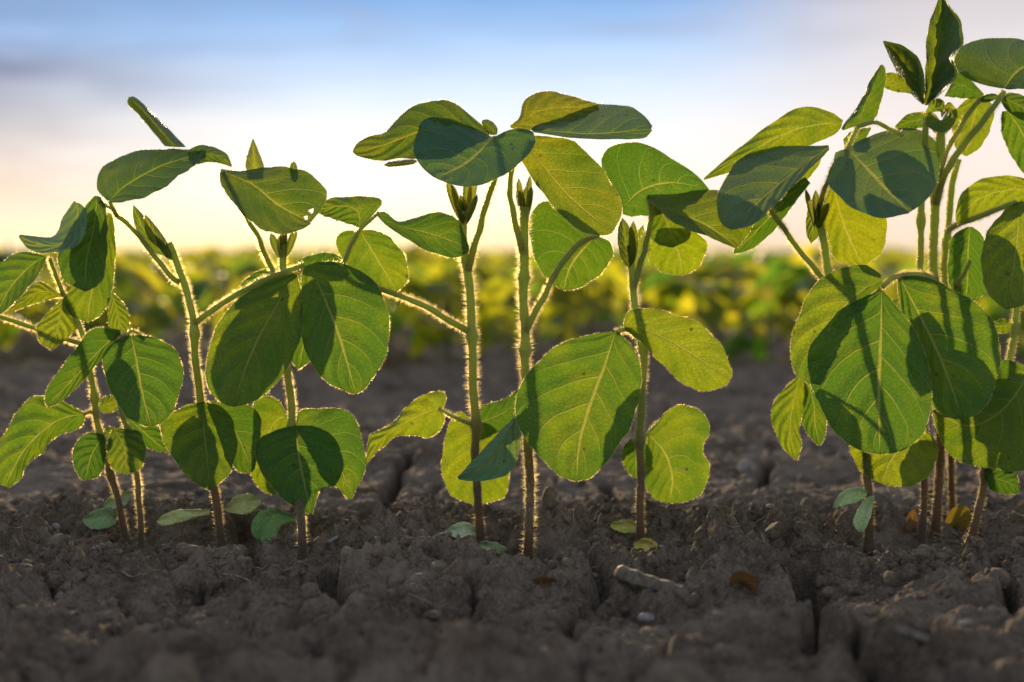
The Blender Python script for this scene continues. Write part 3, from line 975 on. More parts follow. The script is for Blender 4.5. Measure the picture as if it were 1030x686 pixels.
# ---- plant with the holed leaf
p = plant(305, 562, 'soybean plant whose top leaf has small holes, broad torn leaf near the soil')
zb = zbase(305, 562)
build_tube('stem', p, [(305, 566, zb), (303, 530, zb + 4), (299, 480, 12), (293, 426, 22), (290, 375, 32), (286, 320, 34), (284, 280, 32), (285, 245, 30)], 5.6, 4.6, seed=12, nodes=((.42, 2.5), (.86, 2)), flare=3)
t_ = build_tube('petiole', p, [(284, 288, 32), (271, 265, 26), (260, 240, 14), (250, 222, 4), (240, 200, -2), (224, 173, -6)], 3.8, 2.2, seed=13, v0=.6, v1=1)
lf(t_, [(222, 170), (242, 172), (267, 168), (296, 169), (316, 178), (328, 192), (326, 206), (313, 223)], [(222, 172), (254, 186), (280, 207), (312, 224)],
   [(221, 175), (223, 187), (232, 200), (248, 219), (267, 232), (289, 235), (306, 229), (313, 225)], (-8, -30), (48, -44), cup=1.2, nu=40, nv=16, holes=((307, 218, 2.6), (313, 211, 2.2)))
lf(p, [(250, 178), (247, 165), (250, 152), (254, 140)], None, [(264, 178), (265, 166), (260, 152), (255, 140)], (18, 24), (16, 16), name='young_leaflet')
lo(p, (296, 182), (295, 162), 4, 4, (22, 28), (8, 8), name='young_leaflet')
stipules(p, 284, 256, 24, 12, 26, 5, 3)
lf(p, [(296, 428), (276, 433), (262, 441), (257, 457), (262, 472), (273, 489), (289, 505), (311, 517)], [(297, 428), (301, 460), (307, 490), (312, 516)],
   [(299, 428), (322, 430), (340, 446), (345, 468), (338, 488), (323, 491), (318, 504), (314, 517)], (8, -26), (6, 6), name='leaf', wave=4)
lf(p, [(298, 427), (302, 413), (326, 411), (345, 412), (357, 420), (364, 443), (368, 463), (363, 484), (353, 502)], [(299, 428), (325, 446), (342, 470), (352, 502)],
   [(298, 430), (308, 446), (318, 466), (330, 485), (339, 490), (350, 502)], (12, -8), (16, 4), name='leaf', wave=4)
lf(p, [(291, 422), (280, 403), (266, 398), (256, 404), (254, 430), (252, 465), (254, 480), (264, 494), (276, 498)], None, [(293, 426), (291, 450), (285, 480), (277, 498)], (34, 48), (4, 4), name='leaf')
coty(p, [(300, 521), (280, 512), (264, 513), (254, 523), (253, 536), (261, 545)], [(300, 524), (284, 528), (278, 542), (270, 546), (262, 546)], (10, -4), tint=(.55, .75, .45))

lo(p, (292, 430), (282, 494), 22, 22, (70, 84), name='leaf')  # leaf added behind the torn front leaf to shade part of it

# ---- tall plant left of centre
p = plant(484, 548, 'tall hairy stemmed plant left of centre, grey-green heart shaped leaf on top')
zb = zbase(484, 548)
build_tube('stem', p, [(485, 553, zb), (481, 509, zb), (479, 470, 38), (477, 420, 38), (476, 370, 36), (474, 322, 34), (470, 275, 32), (466, 245, 30), (465, 212, 28)], 5.6, 6.0, seed=14, nodes=((.37, 2), (.63, 2.5)), hl=1.5, flare=3)
t_ = build_tube('petiole', p, [(471, 272, 30), (478, 245, 24), (487, 212, 12), (497, 180, -4), (499, 150, -12), (496, 137, -14)], 5.0, 2.6, seed=15, v0=.6, v1=1, hl=1.2)
lf(t_, [(495, 138), (480, 130), (466, 124), (445, 118), (427, 120), (418, 138), (416, 152), (424, 168), (436, 178)], [(496, 138), (482, 152), (465, 166), (438, 179)],
   [(497, 138), (511, 131), (524, 129), (536, 133), (537, 147), (524, 163), (505, 177), (484, 186), (460, 187), (440, 180)], (-10, -34), (44, -40), mat=M_SKYTINT, cup=1.15)
lf(t_, [(492, 133), (476, 118), (464, 108), (449, 101), (431, 102), (412, 109), (396, 123), (387, 134), (371, 137), (361, 142), (355, 151)], None,
   [(492, 136), (470, 148), (445, 158), (416, 159), (390, 161), (375, 161), (360, 157), (355, 153)], (6, 30), (22, -14), tint=(1.1, .9, .8))
lo(t_, (420, 162), (386, 166), 3, 3, (8, 20), (25, 25), pa=.3, pb=.3, tint=(.9, .8, .8))
lo(t_, (500, 135), (485, 121), 6, 6, (14, 20), (12, 12))
stipules(p, 467, 222, 24, 19, 38, 7, 5)
t_ = build_tube('petiole', p, [(473, 334, 34), (448, 320, 30), (423, 306, 26), (390, 293, 24), (362, 284, 26), (346, 272, 28), (350, 254, 26), (361, 232, 24)], 4.6, 2.4, seed=16, v0=.6, v1=1, hl=1.15)
build_tube('petiole', t_, [(361, 232, 24), (370, 224, 22), (380, 215, 20)], 2.4, 2.0, seed=17, v0=.8, v1=1, hair=.6)
lf(t_, [(364, 228), (380, 211), (384, 203), (376, 198), (345, 198), (328, 201), (318, 212)], [(362, 229), (360, 213), (345, 207), (318, 212)], [(361, 229), (350, 225), (340, 222), (326, 217), (318, 213)], (24, 26), (14, -10))
lf(t_, [(360, 232), (344, 233), (338, 243), (346, 262), (366, 281), (383, 290), (398, 294)], [(362, 232), (376, 255), (399, 293)], [(364, 231), (382, 233), (400, 247), (410, 268), (409, 284), (399, 294)], (30, 46), (5, 5), tint=(1.05, 1.05, 1))
lf(t_, [(379, 213), (389, 214), (402, 223), (427, 216), (445, 214), (461, 222), (472, 248)], [(379, 215), (396, 226), (425, 233), (450, 241), (472, 250)], [(379, 217), (390, 228), (404, 237), (423, 249), (441, 256), (462, 259), (472, 252)], (20, 4), (14, -12))
build_tube('petiole', p, [(475, 427, 38), (458, 420, 32), (441, 411, 28)], 2.8, 2.2, seed=18, v0=.6, v1=1, hair=.6)
lf(p, [(444, 411), (448, 404), (447, 395), (441, 393), (425, 398), (410, 408), (396, 424), (381, 433), (371, 440), (368, 465)], [(441, 411), (420, 418), (400, 430), (382, 444), (368, 466)],
   [(444, 413), (447, 422), (443, 432), (431, 440), (416, 438), (398, 439), (388, 448), (379, 454), (369, 467)], (28, 4), (12, 14), name='leaf', wave=4)
lf(p, [(475, 422), (462, 414), (453, 424), (446, 450), (445, 478), (456, 499), (478, 508)], [(478, 424), (479, 460), (480, 508)], [(482, 424), (497, 430), (509, 450), (512, 480), (506, 500), (482, 508)], (44, 58), (6, 6), name='leaf')
lf(p, [(479, 409), (495, 405), (508, 401), (518, 394), (528, 386)], None, [(482, 442), (497, 436), (512, 426), (522, 412), (530, 396)], (50, 46), (4, 4), name='leaf', tint=(.9, .9, .9))
coty(p, [(481, 531), (468, 525), (456, 528), (446, 535)], [(481, 540), (468, 543), (456, 540), (446, 536)], (36, 14), tint=(1.5, 1.5, 1.7))
coty(p, [(478, 546), (490, 544), (503, 547), (516, 556)], [(479, 549), (490, 560), (502, 567), (514, 565)], (24, 10), (-12, -4), tint=(1.1, 1.25, 1.1))

# ---- tall plant right of centre
p = plant(531, 562, 'tall central plant with long grey-green leaf spread right at its top')
zb = zbase(531, 562)
build_tube('stem', p, [(531, 566, zb), (532, 528, zb), (533, 480, -10), (531, 430, 6), (529, 380, 18), (528, 330, 20), (526, 280, 18), (527, 240, 16), (528, 208, 14)], 5.8, 6.2, seed=19, nodes=((.60, 2.5), (.80, 2)), hl=1.5, flare=3)
t_ = build_tube('petiole', p, [(526, 256, 17), (520, 230, 8), (513, 198, -2), (516, 165, -6), (527, 138, -4)], 4.6, 2.6, seed=20, v0=.6, v1=1, hl=1.2)
lf(t_, [(537, 127), (562, 117), (587, 107), (609, 105), (632, 107), (648, 116), (656, 127)], [(534, 130), (565, 133), (600, 135), (655, 130)], [(537, 133), (568, 138), (597, 140), (626, 140), (648, 139), (656, 131)], (-6, -20), (60, -16), mat=M_SKYTINT, cup=1.15)
lf(t_, [(513, 126), (522, 119), (526, 104), (537, 94), (556, 92), (572, 96), (600, 104)], None, [(514, 129), (530, 131), (550, 129), (575, 123), (603, 110)], (4, 34), (18, -10), tint=(1.1, .9, .8))
lf(t_, [(530, 136), (552, 137), (574, 141), (589, 152), (605, 169), (616, 187), (624, 203), (625, 218), (617, 232)], [(527, 139), (545, 165), (570, 195), (596, 218), (616, 233)],
   [(524, 142), (522, 157), (530, 171), (547, 196), (560, 211), (574, 225), (589, 234), (606, 237), (616, 234)], (-4, -34), (14, -8), tint=(1.15, 1, .9))
stipules(p, 528, 216, 12, 10, 38, 5, 9)
t_ = build_tube('petiole', p, [(528, 334, 20), (541, 309, 14), (556, 280, 8), (572, 256, 6), (588, 242, 10), (602, 237, 18)], 5.0, 3.0, seed=21, v0=.6, v1=1, hl=1.15)
lf(t_, [(600, 236), (575, 215), (550, 202), (536, 212), (532, 230), (537, 256), (549, 280), (565, 291)], [(600, 238), (587, 250), (573, 270), (567, 292)], [(603, 238), (616, 246), (614, 262), (603, 276), (589, 286), (578, 291), (567, 292)], (24, 52), (6, 6), tint=(1.15, 1.1, 1))
lf(p, [(519, 409), (516, 420), (495, 442), (476, 463), (460, 480)], [(522, 412), (510, 440), (490, 466), (461, 481)], [(525, 414), (524, 440), (519, 465), (510, 477), (495, 482), (474, 484), (461, 482)], (10, -28), (20, -10), name='leaf', mat=M_SKYTINT, tint=(1.7, 1.5, 1.5))

# ---- stem with the big front leaf
p = plant(645, 552, 'soybean plant with largest front leaf on its left and notched round leaf below right')
zb = zbase(645, 552)
build_tube('stem', p, [(645, 557, zb), (644, 510, zb), (644, 440, 16), (646, 400, 17), (647, 366, 17), (642, 330, 16), (638, 300, 14), (635, 268, 12), (632, 246, 10)], 5.4, 4.8, seed=22, nodes=((.36, 2.5), (.66, 2.5)), flare=3)
t_ = build_tube('petiole', p, [(640, 338, 15), (632, 331, 8), (620, 334, 2)], 3.6, 3.0, seed=23, v0=.6, v1=1)
lf(t_, [(616, 334), (597, 336), (574, 342), (552, 354), (533, 374), (522, 390), (519, 412), (522, 431), (544, 460), (563, 478), (579, 484)], [(619, 334), (608, 368), (595, 403), (583, 445), (580, 484)],
   [(622, 334), (638, 352), (645, 375), (644, 392), (636, 425), (622, 448), (607, 468), (595, 480), (581, 484)], (0, -40), (4, 10), nu=40, nv=15)
lf(t_, [(627, 327), (631, 315), (641, 310), (656, 311), (675, 315), (694, 321), (713, 333), (729, 354), (736, 372), (735, 381)], [(628, 329), (655, 334), (690, 352), (734, 382)],
   [(629, 332), (642, 342), (654, 354), (673, 373), (693, 389), (712, 393), (726, 390), (734, 383)], (2, -16), (10, 6))
lf(p, [(651, 438), (649, 455), (648, 475), (650, 490), (658, 501), (671, 506)], [(652, 437), (668, 455), (676, 480), (673, 506)],
   [(652, 436), (663, 422), (673, 412), (687, 407), (702, 412), (712, 423), (714, 434), (708, 445), (707, 454), (713, 467), (712, 483), (704, 497), (689, 505), (674, 506)], (22, 42), (6, 6), name='leaf', wave=1, nu=44, nv=18, holes=((690, 470, 1.3), (697, 452, 1.0)))
lf(p, [(643, 440), (632, 443), (625, 457), (629, 471), (638, 481)], None, [(644, 440), (652, 450), (654, 466), (648, 478), (640, 481)], (34, 44), (4, 4), name='leaf')
build_tube('petiole', p, [(645, 450, 18), (642, 440, 20), (639, 432, 22)], 2.2, 1.6, seed=24, v0=.2, v1=.5, hair=.5)
build_tube('petiole', p, [(645, 445, 18), (651, 437, 20), (661, 425, 24)], 2.4, 1.4, seed=25, v0=.6, v1=1, hair=.6)
t_ = build_tube('petiole', p, [(637, 290, 13), (646, 260, 10), (652, 235, 8), (655, 214, 6), (652, 198, 4)], 4.2, 2.8, seed=26, v0=.6, v1=1)
lf(t_, [(624, 206), (612, 187), (605, 166), (610, 151), (624, 144), (644, 144), (661, 150), (679, 162), (700, 175), (713, 190)], [(626, 210), (645, 192), (675, 184), (713, 190)],
   [(626, 215), (640, 218), (660, 214), (685, 205), (705, 197), (713, 191)], (20, 34), (8, 2), tint=(1, 1.05, 1))
lf(t_, [(651, 196), (676, 195), (711, 190), (740, 198), (757, 218), (755, 232), (742, 249)], [(651, 197), (680, 213), (712, 228), (742, 249)], [(651, 199), (664, 212), (678, 224), (692, 231), (715, 239), (730, 246), (741, 250)], (0, -14), (50, -36), tint=DK, cup=1.2)
lf(t_, [(656, 205), (652, 222), (654, 238), (663, 246), (675, 249)], None, [(660, 204), (684, 212), (695, 228), (691, 242), (677, 249)], (14, 8), (4, 4), tint=DK)
lf(t_, [(656, 228), (650, 248), (654, 263), (665, 273), (682, 277)], None, [(662, 226), (690, 228), (711, 244), (706, 263), (697, 273), (684, 277)], (34, 50), (4, 4), tint=(1.05, 1.1, 1), wave=4)
lo(p, (637, 285), (647, 226), 5, 8, (24, 28), (6, 6), name='young_leaflet')
lo(p, (633, 270), (626, 219), 8, 8, (4, 0), (16, 16), name='young_leaflet', pb=.7, tint=(.8, .8, .8))
lo(p, (634, 268), (637, 222), 6, 5, (0, -4), (16, 16), name='young_leaflet', pb=.7, tint=(.85, .85, .8))
coty(p, [(641, 527), (636, 523), (625, 523), (614, 527)], [(641, 533), (636, 536), (623, 535), (614, 530)], (26, 14), tint=(1.6, 1.3, .6))
coty(p, [(640, 545), (648, 541), (660, 545), (664, 556), (664, 577)], [(636, 549), (640, 556), (650, 562), (656, 570), (663, 577)], (4, -10), (-10, -10), tint=(1.5, 1.1, .4))

lo(p, (632, 372), (588, 462), 22, 26, (70, 92), name='leaf')  # extra leaf behind the big front leaf, added to shade its lower right

# ---- plant with the blue-green pair of leaves
p = plant(874, 551, 'plant with smooth blue-green leaf pair above, base flanked by two pale cotyledons')
zb = zbase(874, 551)
build_tube('stem', p, [(874, 556, zb), (874, 500, zb), (868, 440, 22), (857, 380, 28), (845, 330, 34), (834, 278, 38), (828, 240, 38), (822, 212, 36)], 6.0, 5.0, seed=27, nodes=((.80, 2),), flare=3)
t_ = build_tube('petiole', p, [(836, 290, 36), (825, 277, 30), (801, 248, 14), (778, 215, 0), (768, 198, -8)], 4.0, 3.0, seed=28, v0=.6, v1=1)
lf(t_, [(833, 146), (822, 147), (799, 146), (773, 148), (754, 153), (737, 168), (725, 189), (721, 209), (725, 224), (733, 230)], [(834, 148), (800, 172), (766, 200), (734, 230)],
   [(834, 151), (820, 165), (807, 177), (787, 198), (768, 217), (752, 228), (735, 231)], (-4, -30), (62, -26), mat=M_SKYTINT, cup=1.15)
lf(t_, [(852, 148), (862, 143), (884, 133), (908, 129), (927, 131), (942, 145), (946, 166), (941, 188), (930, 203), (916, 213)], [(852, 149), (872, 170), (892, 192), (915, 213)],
   [(850, 150), (841, 154), (837, 169), (834, 184), (846, 200), (865, 213), (888, 219), (904, 217), (915, 214)], (-8, -40), (70, -50), mat=M_SKYTINT, cup=1.15)
lf(p, [(848, 121), (834, 112), (814, 107), (795, 112), (773, 126), (748, 145), (725, 164), (708, 179)], None, [(846, 128), (838, 136), (814, 146), (790, 153), (765, 160), (735, 173), (708, 181)], (16, 50), (8, 10), name='leaf', tint=(1.15, 1.1, 1))
lf(p, [(810, 178), (790, 190), (760, 215), (742, 240), (738, 254)], None, [(815, 184), (801, 202), (780, 230), (764, 245), (750, 253), (739, 255)], (26, 44), (6, 6), name='leaf', tint=(1.1, 1.1, 1))
lf(p, [(834, 186), (828, 205), (828, 235), (838, 258), (854, 266), (867, 267)], [(838, 186), (848, 225), (867, 267)], [(842, 184), (872, 198), (889, 214), (892, 235), (885, 256), (869, 267)], (46, 62), (6, 6), name='leaf', tint=(1.2, 1.1, 1))
lo(p, (822, 195), (816, 245), 8, 9, (44, 50), name='leaf')
lf(p, [(860, 127), (846, 130), (863, 106), (876, 80), (886, 65)], [(864, 127), (868, 112), (880, 84), (887, 65)], [(866, 127), (879, 121), (888, 95), (891, 72), (888, 65)], (0, 6), (12, 14), name='leaf')
build_tube('petiole', p, [(862, 128, 0), (880, 123, 2), (893, 129, 8), (908, 136, 16)], 2.6, 2.8, seed=29, v0=.6, v1=1, hair=.5)
build_tube('petiole', p, [(823, 214, 36), (829, 192, 18), (840, 165, 0), (852, 149, -8), (862, 128, 0)], 3.4, 2.6, seed=33, v0=.6, v1=1, hair=.8)
lf(p, [(848, 140), (858, 131), (876, 128)], None, [(850, 150), (864, 149), (876, 130)], (24, 28), (4, 4), name='leaf', tint=(1.2, 1.1, 1))
stipules(p, 822, 226, 30, 14, 36, 4, 12)
lf(p, [(803, 378), (785, 395), (776, 413), (779, 432), (789, 452), (801, 463)], [(805, 378), (797, 410), (795, 435), (801, 463)], [(806, 378), (813, 394), (809, 410), (804, 430), (806, 448), (802, 463)], (24, 34), (8, 8), name='leaf', wave=1)
lf(p, [(808, 384), (806, 405), (807, 426), (813, 437), (823, 448)], None, [(815, 384), (830, 400), (832, 420), (829, 440), (825, 448)], (30, 44), (6, 6), name='leaf', wave=1)
build_tube('petiole', p, [(866, 425, 24), (845, 402, 28), (820, 386, 28), (804, 378, 24)], 2.6, 2.0, seed=30, v0=.6, v1=1, hair=.5)
coty(p, [(874, 496), (865, 490), (849, 493), (840, 504), (838, 510)], [(872, 499), (862, 505), (850, 508), (839, 511)], (8, -14), tint=(1.3, 1.35, 1.2))
coty(p, [(879, 498), (869, 503), (860, 518), (858, 527), (865, 536)], [(880, 500), (877, 515), (872, 530), (866, 536)], (4, -14), tint=(1.0, 1.1, .95))

lo(p, (828, 152), (748, 206), 22, 16, (70, 86), name='leaf')  # added behind the left blue-green leaf to keep the sun off it
lo(p, (858, 152), (914, 192), 26, 22, (60, 80), name='leaf')  # hidden leaf added to block sun from the right blue-green leaf

# ---- right-hand clump: three stems close together and one leaning
p = plant(928, 545, 'left stem of the tight right clump, upright folded pointed leaves at its tip')
zb = zbase(928, 545)
build_tube('stem', p, [(927, 550, zb), (929, 500, zb), (930, 440, 56), (928, 380, 54), (926, 320, 52), (926, 260, 48), (927, 210, 44), (930, 150, 36), (932, 112, 28)], 5.0, 4.0, seed=31, nodes=((.75, 2),), flare=2)
lf(p, [(930, 106), (930, 90), (931, 68), (933, 31), (939, 12), (946, -6)], [(931, 106), (940, 70), (946, 30), (947, -6)], [(933, 106), (949, 92), (963, 75), (960, 58), (969, 43), (966, 21), (957, 8), (948, -6)], (36, 30), (12, -75), name='leaf')
lf(p, [(928, 105), (915, 93), (904, 76), (894, 56), (888, 42)], [(929, 105), (917, 78), (904, 58), (889, 41)], [(930, 104), (930, 80), (924, 59), (908, 46), (890, 41)], (24, 16), (40, -45), name='leaf')
lf(p, [(931, 105), (931, 90), (933, 68), (935, 33), (940, 14), (946, -4)], None, [(933, 105), (947, 91), (960, 75), (957, 58), (966, 43), (963, 22), (955, 9), (947, -4)], (40, 36), (14, -66), name='leaf', hair=0)  # second layer added behind the tall pointed leaf to let less light through
lf(p, [(928, 104), (917, 92), (906, 76), (896, 57), (889, 43)], None, [(930, 103), (928, 80), (922, 60), (908, 48), (890, 43)], (34, 26), (44, -38), name='leaf', hair=0)  # doubled layer added behind the left pointed leaf to block light
lf(p, [(916, 94), (900, 92), (890, 88), (887, 80)], None, [(918, 90), (908, 78), (898, 73), (889, 74)], (38, 46), (4, 4), name='leaf', tint=(1.1, 1.1, 1))
lf(p, [(930, 112), (913, 115), (900, 127)], None, [(930, 128), (915, 130), (901, 130)], (48, 52), (4, 4), name='leaf', tint=(1.1, 1.1, 1))
lf(p, [(926, 428), (885, 430), (856, 446), (860, 464), (872, 479), (890, 488)], None, [(928, 430), (942, 445), (941, 465), (932, 480), (915, 489), (892, 489)], (30, 2), (5, 5), name='leaf', tint=(.9, .92, .95))

lo(p, (926, 436), (880, 470), 20, 22, (66, 84), name='leaf')  # unseen leaf added to keep sun off the low leaf in front

p = plant(940, 541, 'middle and tallest stem of the right clump, coiled bud and three large leaves halfway')
zb = zbase(940, 541)
build_tube('stem', p, [(940, 546, zb), (944, 490, zb), (946, 440, 84), (943, 380, 78), (940, 320, 72), (939, 260, 66), (940, 205, 58), (944, 175, 48), (946, 150, 40), (946, 128, 32)], 6.4, 6.0, seed=32, nodes=((.62, 2.5), (.84, 2)), hl=1.2, flare=2)
t_ = build_tube('petiole', p, [(941, 205, 56), (952, 172, 40), (968, 148, 28), (985, 126, 18), (1001, 106, 10), (1010, 91, 6)], 5.0, 3.6, seed=34, v0=.6, v1=1, hair=.7)
lf(t_, [(1008, 89), (985, 84), (968, 76), (960, 62), (961, 50), (985, 40), (1009, 38), (1035, 42), (1052, 58)], [(1010, 89), (1022, 74), (1037, 64), (1053, 59)], [(1013, 90), (1030, 89), (1045, 84), (1055, 71), (1054, 60)], (4, -10), (60, -30), mat=M_SKYTINT, cup=1.15)
lo(t_, (1006, 96), (1052, 120), 12, 11, (14, 20), tint=(.8, .8, .85))
lf(t_, [(1008, 112), (1007, 130), (1014, 150), (1027, 171), (1041, 180)], None, [(1018, 111), (1040, 119), (1055, 145), (1052, 168), (1043, 180)], (34, 46), (6, 6), tint=(1.1, 1.1, 1))
t_ = build_tube('petiole', p, [(943, 185, 50), (950, 158, 46), (962, 134, 44), (975, 113, 42), (987, 99, 40)], 4.0, 3.0, seed=35, v0=.6, v1=1, hair=.7)
lf(t_, [(975, 98), (962, 110), (958, 130), (962, 150), (971, 157)], None, [(992, 99), (1000, 110), (996, 130), (986, 148), (973, 157)], (52, 66), (6, 6), tint=(1.15, 1.1, 1))
lf(t_, [(986, 99), (970, 99), (950, 97)], None, [(990, 95), (978, 82), (965, 72), (951, 95)], (44, 50), (4, 4))
lo(t_, (985, 101), (1004, 96), 4, 4, (38, 34), tint=DK)
lf(p, [(928, 119), (934, 128), (945, 133), (956, 130), (963, 117)], [(929, 116), (938, 121), (946, 124), (955, 119), (963, 113)], [(929, 113), (938, 116), (947, 121), (955, 113), (962, 109)], (8, 0), (-22, 10), name='young_leaflet', nu=18, nv=6, hair=1.3, tint=(.95, 1, 1.1))
lf(p, [(931, 114), (935, 104), (943, 99), (950, 103), (949, 113)], None, [(932, 116), (938, 113), (944, 112), (948, 114)], (14, 4), (-4, 10), name='young_leaflet', nu=16, nv=5, hair=1.3)
lf(p, [(946, 114), (951, 105), (956, 103), (962, 111), (961, 119)], None, [(947, 118), (952, 113), (957, 113), (960, 120)], (16, 2), (4, -8), name='young_leaflet', nu=16, nv=5, hair=1.3)
lo(p, (946, 136), (934, 112), 6, 6, (36, 28), (8, 8), name='young_leaflet', nu=14, nv=4)
lo(p, (947, 136), (960, 108), 6, 6, (36, 30), (8, 8), name='young_leaflet', nu=14, nv=4)
t_ = build_tube('petiole', p, [(941, 282, 68), (930, 277, 40), (912, 276, 4), (897, 280, -14), (888, 289, -22)], 4.4, 3.2, seed=36, v0=.6, v1=1)
lf(t_, [(886, 276), (869, 266), (853, 268), (838, 274), (822, 283), (807, 309), (797, 338), (795, 357), (801, 377), (813, 386)], [(886, 281), (857, 300), (832, 335), (818, 386)],
   [(888, 285), (872, 300), (852, 325), (837, 355), (824, 387)], (-18, -34), (10, 8), nu=34)
lf(t_, [(885, 293), (869, 299), (847, 310), (828, 330), (814, 351), (812, 373), (816, 387), (828, 415), (843, 438), (863, 452), (884, 457)], [(887, 292), (886, 340), (884, 390), (885, 457)],
   [(889, 293), (909, 317), (925, 342), (935, 373), (937, 392), (935, 417), (927, 438), (908, 453), (887, 457)], (-22, -62), (10, 10), nu=40, nv=15)
lf(t_, [(903, 280), (906, 310), (920, 340), (932, 375), (938, 408), (955, 418), (967, 422)], [(905, 279), (926, 320), (946, 362), (969, 422)],
   [(908, 278), (927, 278), (946, 284), (959, 293), (977, 301), (991, 313), (1001, 329), (1006, 350), (1005, 370), (998, 396), (985, 414), (971, 422)], (-8, -30), (8, 8), nu=34)
build_tube('petiole', t_, [(912, 276, 4), (907, 278, -4), (904, 281, -8)], 2.8, 2.2, seed=37, v0=.8, v1=1, hair=.6)

lo(p, (905, 300), (880, 372), 22, 22, (60, 84), name='leaf')  # hidden leaf added to shade the large front leaflet
lo(p, (936, 340), (952, 414), 34, 30, (34, 50), name='leaf')  # added behind the large right leaflet to shade its lower half

p = plant(958, 529, 'hindmost stem of the right clump, bright leaves spreading to the right edge')
zb = zbase(958, 529)
build_tube('stem', p, [(958, 534, zb), (957, 490, zb), (956, 440, 120), (955, 380, 114), (952, 320, 106), (950, 270, 98), (953, 228, 88), (958, 185, 80), (964, 160, 74)], 5.0, 4.4, seed=38, nodes=((.78, 2),), flare=2)
t_ = build_tube('petiole', p, [(952, 232, 88), (965, 225, 64), (985, 218, 36), (1004, 210, 14), (1022, 203, 0)], 4.2, 3.2, seed=39, v0=.6, v1=1, hair=.6)
lf(t_, [(1023, 203), (1008, 214), (992, 236), (987, 259), (989, 282), (997, 300), (1011, 311)], [(1025, 203), (1022, 250), (1013, 311)], [(1028, 202), (1045, 215), (1055, 250), (1050, 285), (1035, 305), (1014, 311)], (-2, -26), (12, 8), tint=(.88, .93, 1))
lf(t_, [(1045, 190), (1030, 179), (1014, 177), (991, 179), (974, 188), (964, 201), (961, 216), (962, 224)], None, [(1046, 200), (1016, 206), (990, 216), (975, 223), (963, 226)], (30, 50), (6, 6), tint=(1.1, 1.1, 1))
lf(t_, [(973, 228), (958, 238), (954, 262), (955, 285), (967, 301)], None, [(978, 228), (990, 240), (993, 270), (990, 295), (972, 303)], (56, 66), (6, 6), tint=(1.1, 1.1, 1))
build_tube('petiole', p, [(952, 300, 102), (961, 288, 70), (970, 275, 48), (976, 262, 40)], 2.8, 2.2, seed=40, v0=.6, v1=1, hair=.5)

lo(p, (1026, 205), (1008, 288), 18, 22, (40, 64), name='leaf')  # unseen leaf added to shade the dark leaflet at the edge

p = plant(974, 548, 'leaning stem at the right edge, bending right under a large dark leaf')
zb = zbase(974, 548)
build_tube('stem', p, [(973, 553, zb), (983, 520, zb), (988, 490, 36), (994, 450, 34), (1004, 405, 32), (1014, 370, 32), (1020, 335, 30), (1023, 300, 28)], 5.6, 4.2, seed=41, nodes=((.30, 2),), flare=2)
lf(p, [(1034, 369), (1008, 362), (1000, 385), (975, 405), (939, 412)], [(1038, 372), (1010, 410), (975, 428), (938, 413)], [(1045, 375), (1053, 420), (1046, 465), (1025, 474), (999, 471), (974, 467), (954, 455), (943, 435), (938, 415)], (20, 12), (8, 2), name='leaf', tint=(.88, .92, .98))
lf(p, [(990, 472), (1004, 470), (1020, 474), (1026, 490)], None, [(990, 480), (996, 492), (1010, 497), (1025, 496)], (30, 20), (5, 5), name='leaf', tint=(.8, .85, .8))
lo(p, (1022, 327), (996, 329), 7, 7, (46, 50), name='leaf', tint=(1.1, 1.1, 1))
lf(p, [(1022, 300), (1040, 292), (1062, 305)], None, [(1024, 306), (1040, 325), (1060, 325)], (28, 10), (5, 5), name='leaf')


lo(p, (1034, 380), (952, 424), 34, 34, (60, 84), name='leaf')  # extra leaf added behind the large dark leaf to shade it
lo(p, (1036, 430), (975, 452), 20, 18, (66, 84), name='leaf')  # another added leaf, shades the lower part of that dark leaf


# ------------------------------------------------------------------ litter on the soil
def ground_leaf(name, A, B, mat, label, cat, lift=0.001, e=(0, 0), group=None):
    """a small fallen leaf lying at the spot its outline covers"""
    pts = A + B
    cx, cy = sum(q[0] for q in pts) / len(pts), max(q[1] for q in pts)
    g = ground_pt(cx, cy - 2)
    z = (g.y - Y0) * PXM
    o = build_leaf(name, None, A, None, B, (z - 3, z + 3), e, mat=mat, nu=16, nv=6, hair=0.0, wave=4, relief=.4)
    tag(o, label, cat, group)
    return o


ground_leaf('dead_leaf', [(734, 588), (736, 578), (746, 574), (758, 579), (763, 587), (760, 602)], [(735, 590), (743, 587), (749, 589), (754, 600), (759, 603)], M_BROWN,
            'curled rusty brown dead leaf on bare soil beside the grey stick', 'leaf', e=(-18, 18))
ground_leaf('dead_leaf', [(536, 583), (545, 580), (556, 582), (564, 584)], [(537, 587), (548, 589), (558, 590), (564, 587)], M_BROWN,
            'tiny rust coloured leaf scrap at the foot of the central stem', 'leaf', e=(-14, 14))
ground_leaf('withered_leaf', [(949, 529), (957, 512), (972, 509), (981, 521)], [(951, 534), (962, 538), (974, 536), (981, 523)], M_YELL,
            'crumpled yellow withered leaf lying between the stems of the right clump', 'leaf', e=(-22, 22))
ground_leaf('dead_leaf', [(915, 540), (911, 528), (914, 516), (920, 512)], [(918, 540), (922, 530), (923, 520), (920, 512)], M_BROWN,
            'upright dark brown leaf scrap left of the right clump of stems', 'leaf', e=(-12, 12))


